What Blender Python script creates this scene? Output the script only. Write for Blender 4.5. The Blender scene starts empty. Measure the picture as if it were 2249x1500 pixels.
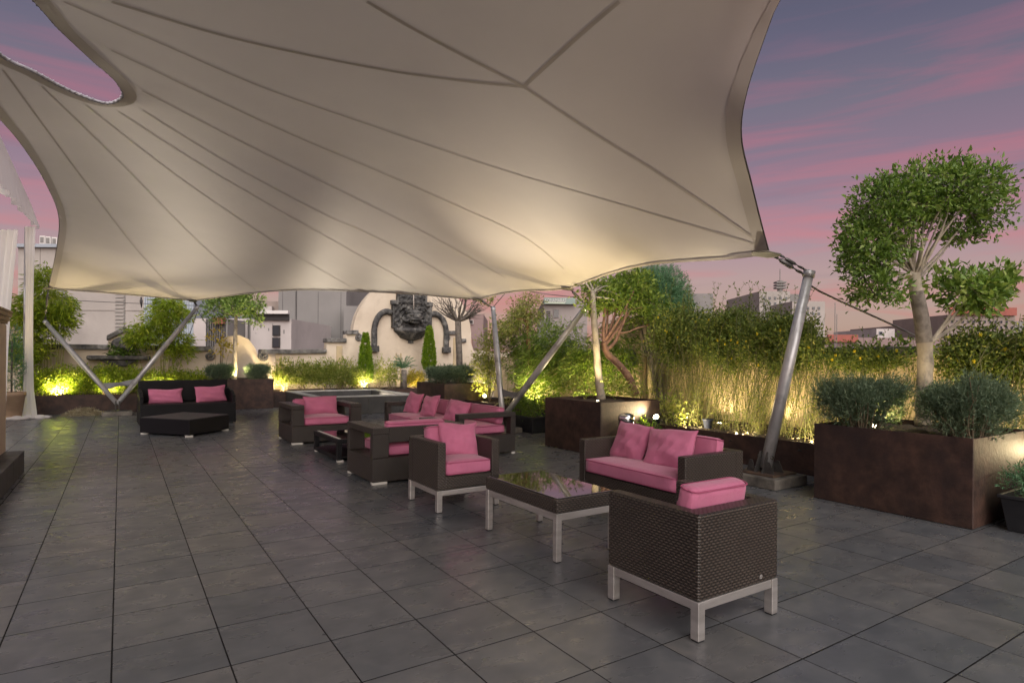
import bpy, bmesh, math, random
import numpy as np
from mathutils import Vector, Matrix, geometry
from mathutils.bvhtree import BVHTree
random.seed(7); RNG = np.random.default_rng(7)
S = bpy.context.scene; COL = S.collection
R_ = math.radians

# ------------------------------------------------------------------ camera
FL = 1321.33; CX = 1124.5; CYP = 787.78          # focal length and principal point in photo pixels (2249 wide)
YAW = 0.5770; ROLL = 0.00676
CAM = np.array([0.475, -3.4076, 1.3886])
Fw = np.array([math.sin(YAW), math.cos(YAW), 0.0]); Rt = np.array([math.cos(YAW), -math.sin(YAW), 0.0]); Up = np.array([0, 0, 1.0])
R2 = Rt*math.cos(ROLL) + Up*math.sin(ROLL); U2 = Up*math.cos(ROLL) - Rt*math.sin(ROLL)
cd = bpy.data.cameras.new('camera'); cam = bpy.data.objects.new('camera', cd); COL.objects.link(cam)
cd.sensor_width = 36; cd.lens = FL/2249*36; cd.shift_y = 37.78/2249; cd.clip_end = 2000; cd.clip_start = 0.05
M = Matrix(((R2[0], U2[0], -Fw[0], CAM[0]), (R2[1], U2[1], -Fw[1], CAM[1]), (R2[2], U2[2], -Fw[2], CAM[2]), (0, 0, 0, 1)))
cam.matrix_world = M; S.camera = cam
def ray(x, y): return Fw + R2*(x-CX)/FL - U2*(y-CYP)/FL
def dp(x, y, k): return CAM + k*ray(x, y)                      # pixel at a known depth
def gp(x, y, Z=0.0): d = ray(x, y); return CAM + d*((Z-CAM[2])/d[2])   # pixel on a level plane
def onx(x, y, X): d = ray(x, y); return CAM + d*((X-CAM[0])/d[0])      # pixel on a wall X = const
def ony(x, y, Y): d = ray(x, y); return CAM + d*((Y-CAM[1])/d[1])

# ------------------------------------------------------------------ world, sun, exposure
EXPO = 1.55
S.view_settings.view_transform = 'Standard'; S.view_settings.look = 'None'; S.view_settings.gamma = 1
S.view_settings.exposure = EXPO; S.view_settings.use_curve_mapping = False
def lin(c):
    return tuple(((v/255+0.055)/1.055)**2.4 if v > 10 else v/255/12.92 for v in c)
W = bpy.data.worlds.new('World'); S.world = W; W.use_nodes = True
nt = W.node_tree; nt.nodes.clear(); N = nt.nodes; L = nt.links
def nd(tree, typ, **kw):
    n = tree.nodes.new(typ)
    for k, v in kw.items(): setattr(n, k, v)
    return n
def ramp(tree, stops, fac=None, interp='LINEAR'):
    r = tree.nodes.new('ShaderNodeValToRGB'); r.color_ramp.interpolation = interp; e = r.color_ramp.elements
    while len(e) < len(stops): e.new(0.5)
    for el, (p, c) in zip(e, stops):
        el.position = p; el.color = (*c, 1) if len(c) == 3 else c
    if fac is not None: tree.links.new(fac, r.inputs[0])
    return r
SKY_EL, SKY_AZ = 4.0, R_(205)
tc = nd(nt, 'ShaderNodeTexCoord'); sep = nd(nt, 'ShaderNodeSeparateXYZ'); L.new(tc.outputs['Generated'], sep.inputs[0])
asn = nd(nt, 'ShaderNodeMath', operation='ARCSINE'); L.new(sep.outputs[2], asn.inputs[0])
mr = nd(nt, 'ShaderNodeMapRange'); L.new(asn.outputs[0], mr.inputs[0]); mr.inputs[1].default_value = R_(-5); mr.inputs[2].default_value = R_(85)
SK = 2**-EXPO
def sk(c, f=1.0): return tuple(v*SK*f for v in lin(c))
def el(deg): return (deg+5)/90
base = ramp(nt, [(0, sk((150, 118, 118))), (el(0), sk((160, 126, 122))), (el(3), sk((172, 144, 138))), (el(7), sk((174, 142, 144))), (el(11), sk((158, 124, 140))),
                 (el(16), sk((134, 108, 128))), (el(21), sk((112, 101, 119))), (el(26), sk((93, 87, 109))), (el(32), sk((75, 75, 96))), (el(45), sk((72, 77, 99))), (1, sk((72, 79, 104)))], mr.outputs[0])
# streaky evening clouds: direction stretched along the horizon
mp = nd(nt, 'ShaderNodeMapping'); L.new(tc.outputs['Generated'], mp.inputs[0]); mp.inputs['Scale'].default_value = (1.3, 1.3, 13); mp.inputs['Rotation'].default_value = (R_(3), R_(-4), 0)
n1 = nd(nt, 'ShaderNodeTexNoise'); L.new(mp.outputs[0], n1.inputs[0]); n1.inputs['Scale'].default_value = 2.4; n1.inputs['Detail'].default_value = 9; n1.inputs['Roughness'].default_value = 0.56; n1.inputs['Distortion'].default_value = 0.5
c1 = ramp(nt, [(0.45, (0, 0, 0)), (0.56, (0.45, 0.45, 0.45)), (0.72, (1, 1, 1))], n1.outputs[0])
band = ramp(nt, [(el(-2), (0.3,)*3), (el(2), (0.75,)*3), (el(9), (0.85,)*3), (el(17), (0.8,)*3), (el(22), (0.5,)*3), (el(28), (0.06,)*3), (1, (0, 0, 0))], mr.outputs[0])
mul = nd(nt, 'ShaderNodeMath', operation='MULTIPLY'); L.new(c1.outputs[0], mul.inputs[0]); L.new(band.outputs[0], mul.inputs[1])
pink = ramp(nt, [(el(0), sk((196, 108, 106))), (el(9), sk((194, 118, 128))), (el(20), sk((172, 98, 118))), (1, sk((110, 90, 110)))], mr.outputs[0])
mx = nd(nt, 'ShaderNodeMix', data_type='RGBA'); L.new(mul.outputs[0], mx.inputs[0]); L.new(base.outputs[0], mx.inputs[6]); L.new(pink.outputs[0], mx.inputs[7])
mp2 = nd(nt, 'ShaderNodeMapping'); L.new(tc.outputs['Generated'], mp2.inputs[0]); mp2.inputs['Scale'].default_value = (1.1, 1.1, 11); mp2.inputs['Location'].default_value = (3.1, 1.2, 0.7)
n2 = nd(nt, 'ShaderNodeTexNoise'); L.new(mp2.outputs[0], n2.inputs[0]); n2.inputs['Scale'].default_value = 1.7; n2.inputs['Detail'].default_value = 8; n2.inputs['Distortion'].default_value = 0.3
c2 = ramp(nt, [(0.5, (0, 0, 0)), (0.72, (0.7, 0.7, 0.7))], n2.outputs[0])
mul2 = nd(nt, 'ShaderNodeMath', operation='MULTIPLY'); L.new(c2.outputs[0], mul2.inputs[0]); L.new(band.outputs[0], mul2.inputs[1])
mx2 = nd(nt, 'ShaderNodeMix', data_type='RGBA'); L.new(mul2.outputs[0], mx2.inputs[0]); L.new(mx.outputs[2], mx2.inputs[6]); mx2.inputs[7].default_value = (*sk((112, 96, 118)), 1)
sky = nd(nt, 'ShaderNodeTexSky', sky_type='NISHITA'); sky.sun_disc = False; sky.sun_elevation = R_(SKY_EL); sky.sun_rotation = SKY_AZ
ns = nd(nt, 'ShaderNodeMix', data_type='RGBA', blend_type='ADD'); ns.inputs[0].default_value = 0.008; L.new(mx2.outputs[2], ns.inputs[6]); L.new(sky.outputs[0], ns.inputs[7])
bg = nd(nt, 'ShaderNodeBackground'); L.new(ns.outputs[2], bg.inputs[0]); bg.inputs[1].default_value = 1.0
wo = nd(nt, 'ShaderNodeOutputWorld'); L.new(bg.outputs[0], wo.inputs[0])
sl = bpy.data.lights.new('evening_sun', 'SUN'); sl.energy = 1.5; sl.angle = R_(75); sl.color = (1.0, 0.93, 0.88)
so = bpy.data.objects.new('evening_sun', sl); COL.objects.link(so)
sdir = Vector((math.sin(R_(200)), math.cos(R_(200)), math.tan(R_(38)))).normalized()   # towards the bright part of the sky, behind the camera
so.rotation_euler = sdir.to_track_quat('Z', 'Y').to_euler()
S.cycles.use_adaptive_sampling = True; S.cycles.adaptive_threshold = 0.025; S.cycles.max_bounces = 5; S.cycles.diffuse_bounces = 3; S.cycles.glossy_bounces = 3; S.cycles.transmission_bounces = 4; S.cycles.transparent_max_bounces = 6
S.cycles.sample_clamp_indirect = 4.0; S.cycles.use_denoising = True; S.cycles.caustics_reflective = False; S.cycles.caustics_refractive = False

# ------------------------------------------------------------------ object helpers
def tag(o, label=None, cat=None, group=None, kind=None):
    if label: o['label'] = label
    if cat: o['category'] = cat
    if group: o['group'] = group
    if kind: o['kind'] = kind
    return o
def empty(name, loc, label, cat, group=None, rz=0.0):
    o = bpy.data.objects.new(name, None); COL.objects.link(o); o.location = loc; o.rotation_euler = (0, 0, rz); o.empty_display_size = 0.05
    return tag(o, label, cat, group)
def put(name, me, mat, parent=None, loc=None, rot=None):
    o = bpy.data.objects.new(name, me); COL.objects.link(o)
    if mat is not None and not me.materials: me.materials.append(mat)
    if parent is not None: o.parent = parent
    if loc is not None: o.location = loc
    if rot is not None: o.rotation_euler = rot
    return o
def child(name, me, mat, parent, world=True):
    """mesh given in world coordinates, parented to a thing that stands elsewhere"""
    o = put(name, me, mat, parent)
    if world:
        p = parent; off = Vector((0, 0, 0)); rz = 0
        m = Matrix.Identity(4)
        chain = []
        while p is not None: chain.append(p); p = p.parent
        for q in reversed(chain): m = m @ q.matrix_parent_inverse @ q.matrix_basis
        o.matrix_parent_inverse = m.inverted()
    return o
def copytree(o, parent=None):
    c = o.copy(); COL.objects.link(c); c.parent = parent
    for ch in list(o.children): copytree(ch, c)
    return c
class MB:
    """collects shapes for one mesh"""
    def __init__(s): s.v = []; s.f = []; s.a = []
    def add(s, v, f, a=None):
        b = len(s.v); s.v += [tuple(p) for p in v]; s.f += [tuple(b+i for i in q) for q in f]
        s.a += [a if a is not None else 0.5]*len(f)
    def box(s, a, b, a_=None):
        x0, y0, z0 = a; x1, y1, z1 = b
        v = [(x0,y0,z0),(x1,y0,z0),(x1,y1,z0),(x0,y1,z0),(x0,y0,z1),(x1,y0,z1),(x1,y1,z1),(x0,y1,z1)]
        s.add(v, [(3,2,1,0),(4,5,6,7),(0,1,5,4),(1,2,6,5),(2,3,7,6),(3,0,4,7)], a_); return s
    def tube(s, pts, r, n=6, a_=None, cap=True):
        pts = [Vector(p) for p in pts]; k = len(pts)
        rr = list(r) if hasattr(r, '__len__') else [r]*k
        ref = Vector((0.123, 0.31, 0.94)); V = []; 
        for i, p in enumerate(pts):
            t = (pts[min(i+1, k-1)]-pts[max(i-1, 0)])
            if t.length < 1e-9: t = Vector((0, 0, 1))
            t.normalize(); u = t.cross(ref)
            if u.length < 1e-3: u = t.cross(Vector((1, 0, 0)))
            u.normalize(); w = t.cross(u)
            for j in range(n):
                an = 2*math.pi*j/n; V.append(p + (u*math.cos(an)+w*math.sin(an))*rr[i])
        F = [(i*n+j, i*n+(j+1) % n, (i+1)*n+(j+1) % n, (i+1)*n+j) for i in range(k-1) for j in range(n)]
        if cap: F += [tuple(range(n-1, -1, -1)), tuple((k-1)*n+j for j in range(n))]
        s.add(V, F, a_); return s
    def lathe(s, prof, c=(0, 0, 0), n=20, a_=None):
        V = [(c[0]+r*math.cos(2*math.pi*j/n), c[1]+r*math.sin(2*math.pi*j/n), c[2]+z) for r, z in prof for j in range(n)]
        F = [(i*n+j, i*n+(j+1) % n, (i+1)*n+(j+1) % n, (i+1)*n+j) for i in range(len(prof)-1) for j in range(n)]
        F += [tuple(range(n-1, -1, -1)), tuple((len(prof)-1)*n+j for j in range(n))]
        s.add(V, F, a_); return s
    def prism(s, poly, y0, y1, a_=None):
        """polygon in XZ extruded along Y"""
        n = len(poly); V = [(x, y0, z) for x, z in poly] + [(x, y1, z) for x, z in poly]
        s.add(V, [tuple(range(n)), tuple(range(2*n-1, n-1, -1))] + [(i, n+i, n+(i+1) % n, (i+1) % n)[::-1] for i in range(n)], a_); return s
    def ell(s, c, r, n=12, m=8, a_=None):
        V = []; 
        for i in range(m+1):
            t = math.pi*i/m
            for j in range(n): V.append((c[0]+r[0]*math.sin(t)*math.cos(2*math.pi*j/n), c[1]+r[1]*math.sin(t)*math.sin(2*math.pi*j/n), c[2]+r[2]*math.cos(t)))
        s.add(V, [(i*n+j, (i+1)*n+j, (i+1)*n+(j+1) % n, i*n+(j+1) % n) for i in range(m) for j in range(n)], a_); return s
    def mesh(s, name, smooth=False, bevel=0, uv=False, seg=2):
        me = bpy.data.meshes.new(name); me.from_pydata(s.v, [], s.f)
        if bevel or uv:
            bm = bmesh.new(); bm.from_mesh(me)
            bmesh.ops.recalc_face_normals(bm, faces=bm.faces)
            if bevel:
                es = [e for e in bm.edges if len(e.link_faces) == 2 and e.calc_face_angle(0) > 0.6]
                bmesh.ops.bevel(bm, geom=es, offset=bevel, segments=seg, affect='EDGES', profile=0.5, clamp_overlap=True)
            if uv: box_uv(bm)
            bm.to_mesh(me); bm.free()
        if smooth:
            me.polygons.foreach_set('use_smooth', [True]*len(me.polygons))
        me.update(); return me
def box_uv(bm):
    l = bm.loops.layers.uv.verify()
    for f in bm.faces:
        n = f.normal; ax = max(range(3), key=lambda i: abs(n[i]))
        for lp in f.loops:
            c = lp.vert.co
            lp[l].uv = (c.y, c.z) if ax == 0 else ((c.x, c.z) if ax == 1 else (c.x, c.y))
def npmesh(name, V, F, att=None, smooth=False):
    me = bpy.data.meshes.new(name); V = np.asarray(V, np.float32); F = np.asarray(F, np.int32)
    me.vertices.add(len(V)); me.vertices.foreach_set('co', V.ravel()); k = F.shape[1]
    me.loops.add(F.size); me.loops.foreach_set('vertex_index', F.ravel())
    me.polygons.add(len(F)); me.polygons.foreach_set('loop_start', np.arange(0, F.size, k, dtype=np.int32))
    try: me.polygons.foreach_set('loop_total', np.full(len(F), k, np.int32))
    except Exception: pass
    if att is not None:
        a = me.attributes.new('rnd', 'FLOAT', 'POINT'); a.data.foreach_set('value', np.asarray(att, np.float32))
    if smooth: me.polygons.foreach_set('use_smooth', np.ones(len(F), bool))
    me.update(calc_edges=True); me.validate(); return me
def catmull(P, n=6, closed=False):
    P = [np.array(p, float) for p in P]; out = []; m = len(P)
    rng = range(m if closed else m-1)
    for i in rng:
        g = (lambda j: P[j % m]) if closed else (lambda j: P[min(max(j, 0), m-1)])
        a, b, c, d = g(i-1), g(i), g(i+1), g(i+2)
        for k in range(n):
            t = k/n; out.append(0.5*((2*b)+(c-a)*t+(2*a-5*b+4*c-d)*t*t+(3*b-a-3*c+d)*t**3))
    if not closed: out.append(P[-1])
    return out

# ------------------------------------------------------------------ materials
def newmat(name):
    m = bpy.data.materials.new(name); m.use_nodes = True; t = m.node_tree
    b = t.nodes['Principled BSDF']; return m, t, b
def noise(t, scale, detail=4, rough=0.5, coord='Object', stretch=None, dist=0.0):
    c = nd(t, 'ShaderNodeTexCoord'); n = nd(t, 'ShaderNodeTexNoise'); src = c.outputs[coord if coord != 'World' else 'Object']
    if coord == 'World':
        g = nd(t, 'ShaderNodeNewGeometry'); src = g.outputs['Position']
    if stretch:
        m = nd(t, 'ShaderNodeMapping'); t.links.new(src, m.inputs[0]); m.inputs['Scale'].default_value = stretch; src = m.outputs[0]
    t.links.new(src, n.inputs[0]); n.inputs['Scale'].default_value = scale; n.inputs['Detail'].default_value = detail; n.inputs['Roughness'].default_value = rough; n.inputs['Distortion'].default_value = dist
    return n.outputs[0]
def bump(t, b, h, strength=0.3, dist=0.01):
    n = nd(t, 'ShaderNodeBump'); n.inputs['Strength'].default_value = strength; n.inputs['Distance'].default_value = dist
    t.links.new(h, n.inputs['Height']); t.links.new(n.outputs[0], b.inputs['Normal']); return n
def mixc(t, fac, a, b, blend='MIX'):
    m = nd(t, 'ShaderNodeMix', data_type='RGBA', blend_type=blend)
    for i, v in ((0, fac), (6, a), (7, b)):
        if hasattr(v, 'is_linked') or hasattr(v, 'node'): t.links.new(v, m.inputs[i])
        elif i == 0: m.inputs[0].default_value = v
        else: m.inputs[i].default_value = (*v, 1)
    return m.outputs[2]
def noisy(name, c1, c2, scale=6, rough=0.7, metal=0, bstr=0.2, bscale=40, bdist=0.005, stops=(0.35, 0.65), coord='World', detail=6, stretch=None, c3=None, s3=1.5, spec=0.5):
    m, t, b = newmat(name)
    r = ramp(t, [(stops[0], c1), (stops[1], c2)], noise(t, scale, detail, 0.6, coord, stretch)).outputs[0]
    if c3: 
        f = ramp(t, [(0.5, (0, 0, 0)), (0.68, (1, 1, 1))], noise(t, s3, 7, 0.65, coord, None, 0.4)).outputs[0]
        r = mixc(t, f, r, c3)
    t.links.new(r, b.inputs['Base Color']); b.inputs['Roughness'].default_value = rough; b.inputs['Metallic'].default_value = metal
    b.inputs['Specular IOR Level'].default_value = spec
    if bstr: bump(t, b, noise(t, bscale, 5, 0.6, coord), bstr, bdist)
    return m
def plain(name, c, rough=0.5, metal=0.0, spec=0.5, emit=None, es=0):
    m, t, b = newmat(name); b.inputs['Base Color'].default_value = (*c, 1); b.inputs['Roughness'].default_value = rough; b.inputs['Metallic'].default_value = metal
    b.inputs['Specular IOR Level'].default_value = spec
    if emit: b.inputs['Emission Color'].default_value = (*emit, 1); b.inputs['Emission Strength'].default_value = es
    return m
def math_(t, op, a, b=None, c=None):
    n = nd(t, 'ShaderNodeMath', operation=op)
    for i, v in enumerate((a, b, c)):
        if v is None: continue
        if hasattr(v, 'node'): t.links.new(v, n.inputs[i])
        else: n.inputs[i].default_value = v
    return n.outputs[0]
def wicker(name, base, hi, cu=0.021, cv=0.0115, bstr=0.9, rough=0.38, spec=0.5):
    m, t, b = newmat(name); b.inputs['Specular IOR Level'].default_value = spec
    c = nd(t, 'ShaderNodeTexCoord'); sp = nd(t, 'ShaderNodeSeparateXYZ'); t.links.new(c.outputs['UV'], sp.inputs[0])
    v = math_(t, 'DIVIDE', sp.outputs[1], cv); row = math_(t, 'FLOOR', v); par = math_(t, 'MULTIPLY', math_(t, 'MODULO', math_(t, 'ADD', row, 2000), 2), 0.5)
    u = math_(t, 'ADD', math_(t, 'DIVIDE', sp.outputs[0], cu), par)
    su = math_(t, 'ABSOLUTE', math_(t, 'SINE', math_(t, 'MULTIPLY', u, math.pi)))
    sv = math_(t, 'ABSOLUTE', math_(t, 'SINE', math_(t, 'MULTIPLY', v, math.pi)))
    h = math_(t, 'MULTIPLY', math_(t, 'POWER', su, 0.6), math_(t, 'POWER', sv, 0.7))
    nz = noise(t, 5, 3, 0.5, 'Object')
    col = ramp(t, [(0.05, tuple(x*0.25 for x in base)), (0.5, base), (1, hi)], h).outputs[0]  # highlight dots painted as lighter strand crests, gaps between strands darkened
    col = mixc(t, ramp(t, [(0.35, (0.3,)*3), (0.7, (0.0,)*3)], nz).outputs[0], col, tuple(x*0.5 for x in base))
    t.links.new(col, b.inputs['Base Color']); b.inputs['Roughness'].default_value = rough
    bump(t, b, h, bstr, 0.004); return m
def leafmat(name, cols, trans=0.35, rough=0.45):
    m, t, b = newmat(name); a = nd(t, 'ShaderNodeAttribute'); a.attribute_name = 'rnd'
    k = len(cols); r = ramp(t, [(i/(k-1), c) for i, c in enumerate(cols)], a.outputs['Fac'])
    t.links.new(r.outputs[0], b.inputs['Base Color']); b.inputs['Roughness'].default_value = rough; b.inputs['Specular IOR Level'].default_value = 0.3
    tr = nd(t, 'ShaderNodeBsdfTranslucent'); br = mixc(t, 1.0, r.outputs[0], (1.3, 1.35, 0.7), 'MULTIPLY'); t.links.new(br, tr.inputs[0])
    ms = nd(t, 'ShaderNodeMixShader'); ms.inputs[0].default_value = trans; o = t.nodes['Material Output']
    t.links.new(b.outputs[0], ms.inputs[1]); t.links.new(tr.outputs[0], ms.inputs[2]); t.links.new(ms.outputs[0], o.inputs[0])
    return m
MT = {}
MT['wicker'] = wicker('brown_wicker', (0.030, 0.0235, 0.018), (0.115, 0.092, 0.074), 0.033, 0.0145, 1.0, 0.32)
MT['wicker_fine'] = wicker('fine_brown_wicker', (0.024, 0.0185, 0.0145), (0.075, 0.060, 0.049), 0.026, 0.012, 0.8)
MT['wicker_black'] = wicker('black_wicker', (0.0055, 0.0055, 0.0065), (0.014, 0.014, 0.017), 0.03, 0.012, 0.5, 0.5, 0.25)
MT['steel'] = noisy('brushed_steel', (0.46, 0.44, 0.41), (0.62, 0.60, 0.57), 3, 0.42, 0.75, 0.08, 300, 0.001, stretch=(1, 1, 6))
MT['mast'] = noisy('galvanised_mast', (0.40, 0.40, 0.40), (0.52, 0.52, 0.515), 2.5, 0.34, 0.35, 0.06, 80, 0.002, c3=(0.16, 0.15, 0.15))
MT['web'] = noisy('grey_web_plate', (0.10, 0.10, 0.105), (0.14, 0.14, 0.145), 5, 0.5, 0.2, 0.1, 40)
MT['iron'] = noisy('dark_iron', (0.05, 0.047, 0.045), (0.09, 0.085, 0.08), 12, 0.6, 0.5, 0.2, 60)
MT['foot'] = plain('pale_foot', (0.55, 0.53, 0.48), 0.5)
MT['rubber'] = plain('black_rubber', (0.015, 0.015, 0.016), 0.6)
MT['black_plastic'] = noisy('black_plastic', (0.012, 0.013, 0.015), (0.022, 0.023, 0.026), 6, 0.45, 0, 0.05, 60)
MT['corten'] = noisy('dark_corten_steel', (0.024, 0.012, 0.0085), (0.070, 0.036, 0.025), 7, 0.62, 0.0, 0.6, 30, 0.006, c3=(0.021, 0.012, 0.011), s3=1.3)
MT['soil'] = noisy('soil', (0.035, 0.024, 0.016), (0.09, 0.062, 0.038), 18, 0.95, 0, 0.8, 30, 0.02)
MT['slate'] = noisy('slate_cladding', (0.040, 0.039, 0.038), (0.068, 0.065, 0.062), 3, 0.5, 0, 0.15, 40, 0.003)
MT['slate_edge'] = noisy('pale_slate_edge', (0.34, 0.33, 0.31), (0.46, 0.45, 0.42), 5, 0.45, 0, 0.1, 40, 0.003)
MT['grout'] = plain('dark_grout', (0.014, 0.0135, 0.013), 0.95, spec=0.1)
MT['plaster'] = noisy('cream_plaster', (0.44, 0.345, 0.20), (0.55, 0.44, 0.27), 1.6, 0.9, 0, 0.25, 30, 0.006, c3=(0.36, 0.29, 0.21), s3=1.0)
MT['plaster_pink'] = noisy('pale_plaster', (0.56, 0.47, 0.36), (0.66, 0.57, 0.45), 1.2, 0.9, 0, 0.2, 30, 0.005, c3=(0.46, 0.38, 0.29), s3=0.9)
MT['coping'] = noisy('weathered_coping_stone', (0.045, 0.044, 0.042), (0.20, 0.19, 0.175), 5, 0.9, 0, 0.6, 22, 0.015, c3=(0.36, 0.35, 0.33), s3=3)
MT['basalt'] = noisy('carved_basalt', (0.022, 0.022, 0.022), (0.085, 0.082, 0.078), 9, 0.8, 0, 0.6, 40, 0.012, c3=(0.22, 0.21, 0.19), s3=5)
MT['concrete'] = noisy('footing_concrete', (0.10, 0.09, 0.075), (0.19, 0.175, 0.15), 7, 0.9, 0, 0.4, 40, 0.008, c3=(0.06, 0.055, 0.05), s3=4)
MT['rust'] = noisy('rusty_plate', (0.055, 0.042, 0.036), (0.12, 0.075, 0.05), 10, 0.75, 0.3, 0.3, 50)
MT['bark_pale'] = noisy('pale_bark', (0.26, 0.22, 0.16), (0.42, 0.37, 0.29), 9, 0.85, 0, 0.5, 30, 0.01, stretch=(1, 1, 0.4), c3=(0.13, 0.115, 0.10), s3=6)
MT['bark_dark'] = noisy('grey_bark', (0.10, 0.085, 0.07), (0.22, 0.19, 0.16), 12, 0.9, 0, 0.6, 30, 0.01)
MT['bark_red'] = noisy('reddish_bark', (0.13, 0.07, 0.045), (0.27, 0.15, 0.09), 10, 0.9, 0, 0.8, 26, 0.012)
MT['bark_orange'] = noisy('orange_bark', (0.22, 0.10, 0.045), (0.34, 0.17, 0.08), 9, 0.85, 0, 0.4, 30)
MT['twig'] = noisy('twig', (0.12, 0.09, 0.055), (0.24, 0.19, 0.12), 8, 0.9, 0, 0, 1)
MT['stem_green'] = noisy('green_stem', (0.085, 0.10, 0.03), (0.20, 0.185, 0.07), 5, 0.7, 0, 0, 1)
MT['culm'] = noisy('bamboo_culm', (0.20, 0.22, 0.05), (0.34, 0.31, 0.10), 3, 0.5, 0, 0, 1)
MT['cable'] = plain('steel_cable', (0.16, 0.155, 0.15), 0.45, 0.8)
MT['chrome'] = plain('chrome', (0.62, 0.62, 0.63), 0.16, 1.0)
MT['bin_dark'] = plain('bin_shell', (0.10, 0.10, 0.105), 0.22, 0.9)
MT['white_cloth'] = None
# leaves
MT['lf_ficus'] = leafmat('ficus_leaves', [(0.063, 0.108, 0.026), (0.116, 0.201, 0.042), (0.210, 0.324, 0.072), (0.357, 0.438, 0.136)], 0.3, 0.35)
MT['lf_rosemary'] = leafmat('rosemary_needles', [(0.028, 0.048, 0.026), (0.055, 0.090, 0.050), (0.100, 0.150, 0.088), (0.175, 0.225, 0.135)], 0.2, 0.6)
MT['lf_jasmine'] = leafmat('jasmine_leaves', [(0.049, 0.077, 0.016), (0.101, 0.146, 0.030), (0.190, 0.237, 0.048), (0.358, 0.346, 0.076)], 0.3, 0.5)
MT['lf_bamboo'] = leafmat('bamboo_leaves', [(0.104, 0.170, 0.016), (0.207, 0.302, 0.026), (0.355, 0.435, 0.045), (0.534, 0.525, 0.089)], 0.45, 0.5)
MT['lf_shrub'] = leafmat('light_shrub_leaves', [(0.08, 0.12, 0.02), (0.17, 0.23, 0.04), (0.28, 0.32, 0.07), (0.40, 0.38, 0.13)], 0.45, 0.5)
MT['lf_green'] = leafmat('green_leaves', [(0.048, 0.094, 0.017), (0.104, 0.174, 0.026), (0.192, 0.275, 0.042), (0.320, 0.377, 0.072)], 0.35, 0.5)
MT['lf_cypress'] = leafmat('cypress_scales', [(0.06, 0.12, 0.008), (0.12, 0.22, 0.012), (0.22, 0.33, 0.02), (0.32, 0.40, 0.04)], 0.3, 0.6)
MT['lf_conifer'] = leafmat('bluegreen_conifer', [(0.039, 0.098, 0.052), (0.072, 0.169, 0.091), (0.117, 0.247, 0.130), (0.182, 0.312, 0.169)], 0.25, 0.6)
MT['lf_yellow'] = leafmat('yellow_leaves', [(0.20, 0.20, 0.02), (0.34, 0.31, 0.035), (0.48, 0.40, 0.06), (0.58, 0.40, 0.08)], 0.45, 0.5)
MT['lf_dry'] = leafmat('dry_clippings', [(0.22, 0.18, 0.11), (0.34, 0.29, 0.19), (0.46, 0.41, 0.29), (0.55, 0.50, 0.38)], 0.2, 0.8)
MT['flower'] = leafmat('yellow_flowers', [(0.62, 0.48, 0.02), (0.80, 0.62, 0.03)], 0.3, 0.5)
def fabric():
    m, t, b = newmat('pink_canvas')
    r = ramp(t, [(0.3, (0.47, 0.140, 0.235)), (0.7, (0.54, 0.165, 0.275))], noise(t, 5, 4, 0.6, 'Object')).outputs[0]
    w = nd(t, 'ShaderNodeTexNoise'); w.inputs['Scale'].default_value = 420; w.inputs['Detail'].default_value = 2
    c = nd(t, 'ShaderNodeTexCoord'); t.links.new(c.outputs['Object'], w.inputs[0])
    t.links.new(r, b.inputs['Base Color']); b.inputs['Roughness'].default_value = 0.88; b.inputs['Specular IOR Level'].default_value = 0.25
    b.inputs['Sheen Weight'].default_value = 0.25; b.inputs['Sheen Roughness'].default_value = 0.5
    n0 = noise(t, 9, 3, 0.5, 'Object', None, 0.6); h = math_(t, 'ADD', math_(t, 'MULTIPLY', w.outputs[0], 0.12), n0)
    bump(t, b, h, 0.6, 0.016); return m
MT['pink'] = fabric()
MT['pink_pipe2'] = plain('pink_edge_seam', (0.42, 0.11, 0.19), 0.85)
MT['pink_pipe'] = plain('pink_piping', (0.36, 0.075, 0.15), 0.85)
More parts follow.
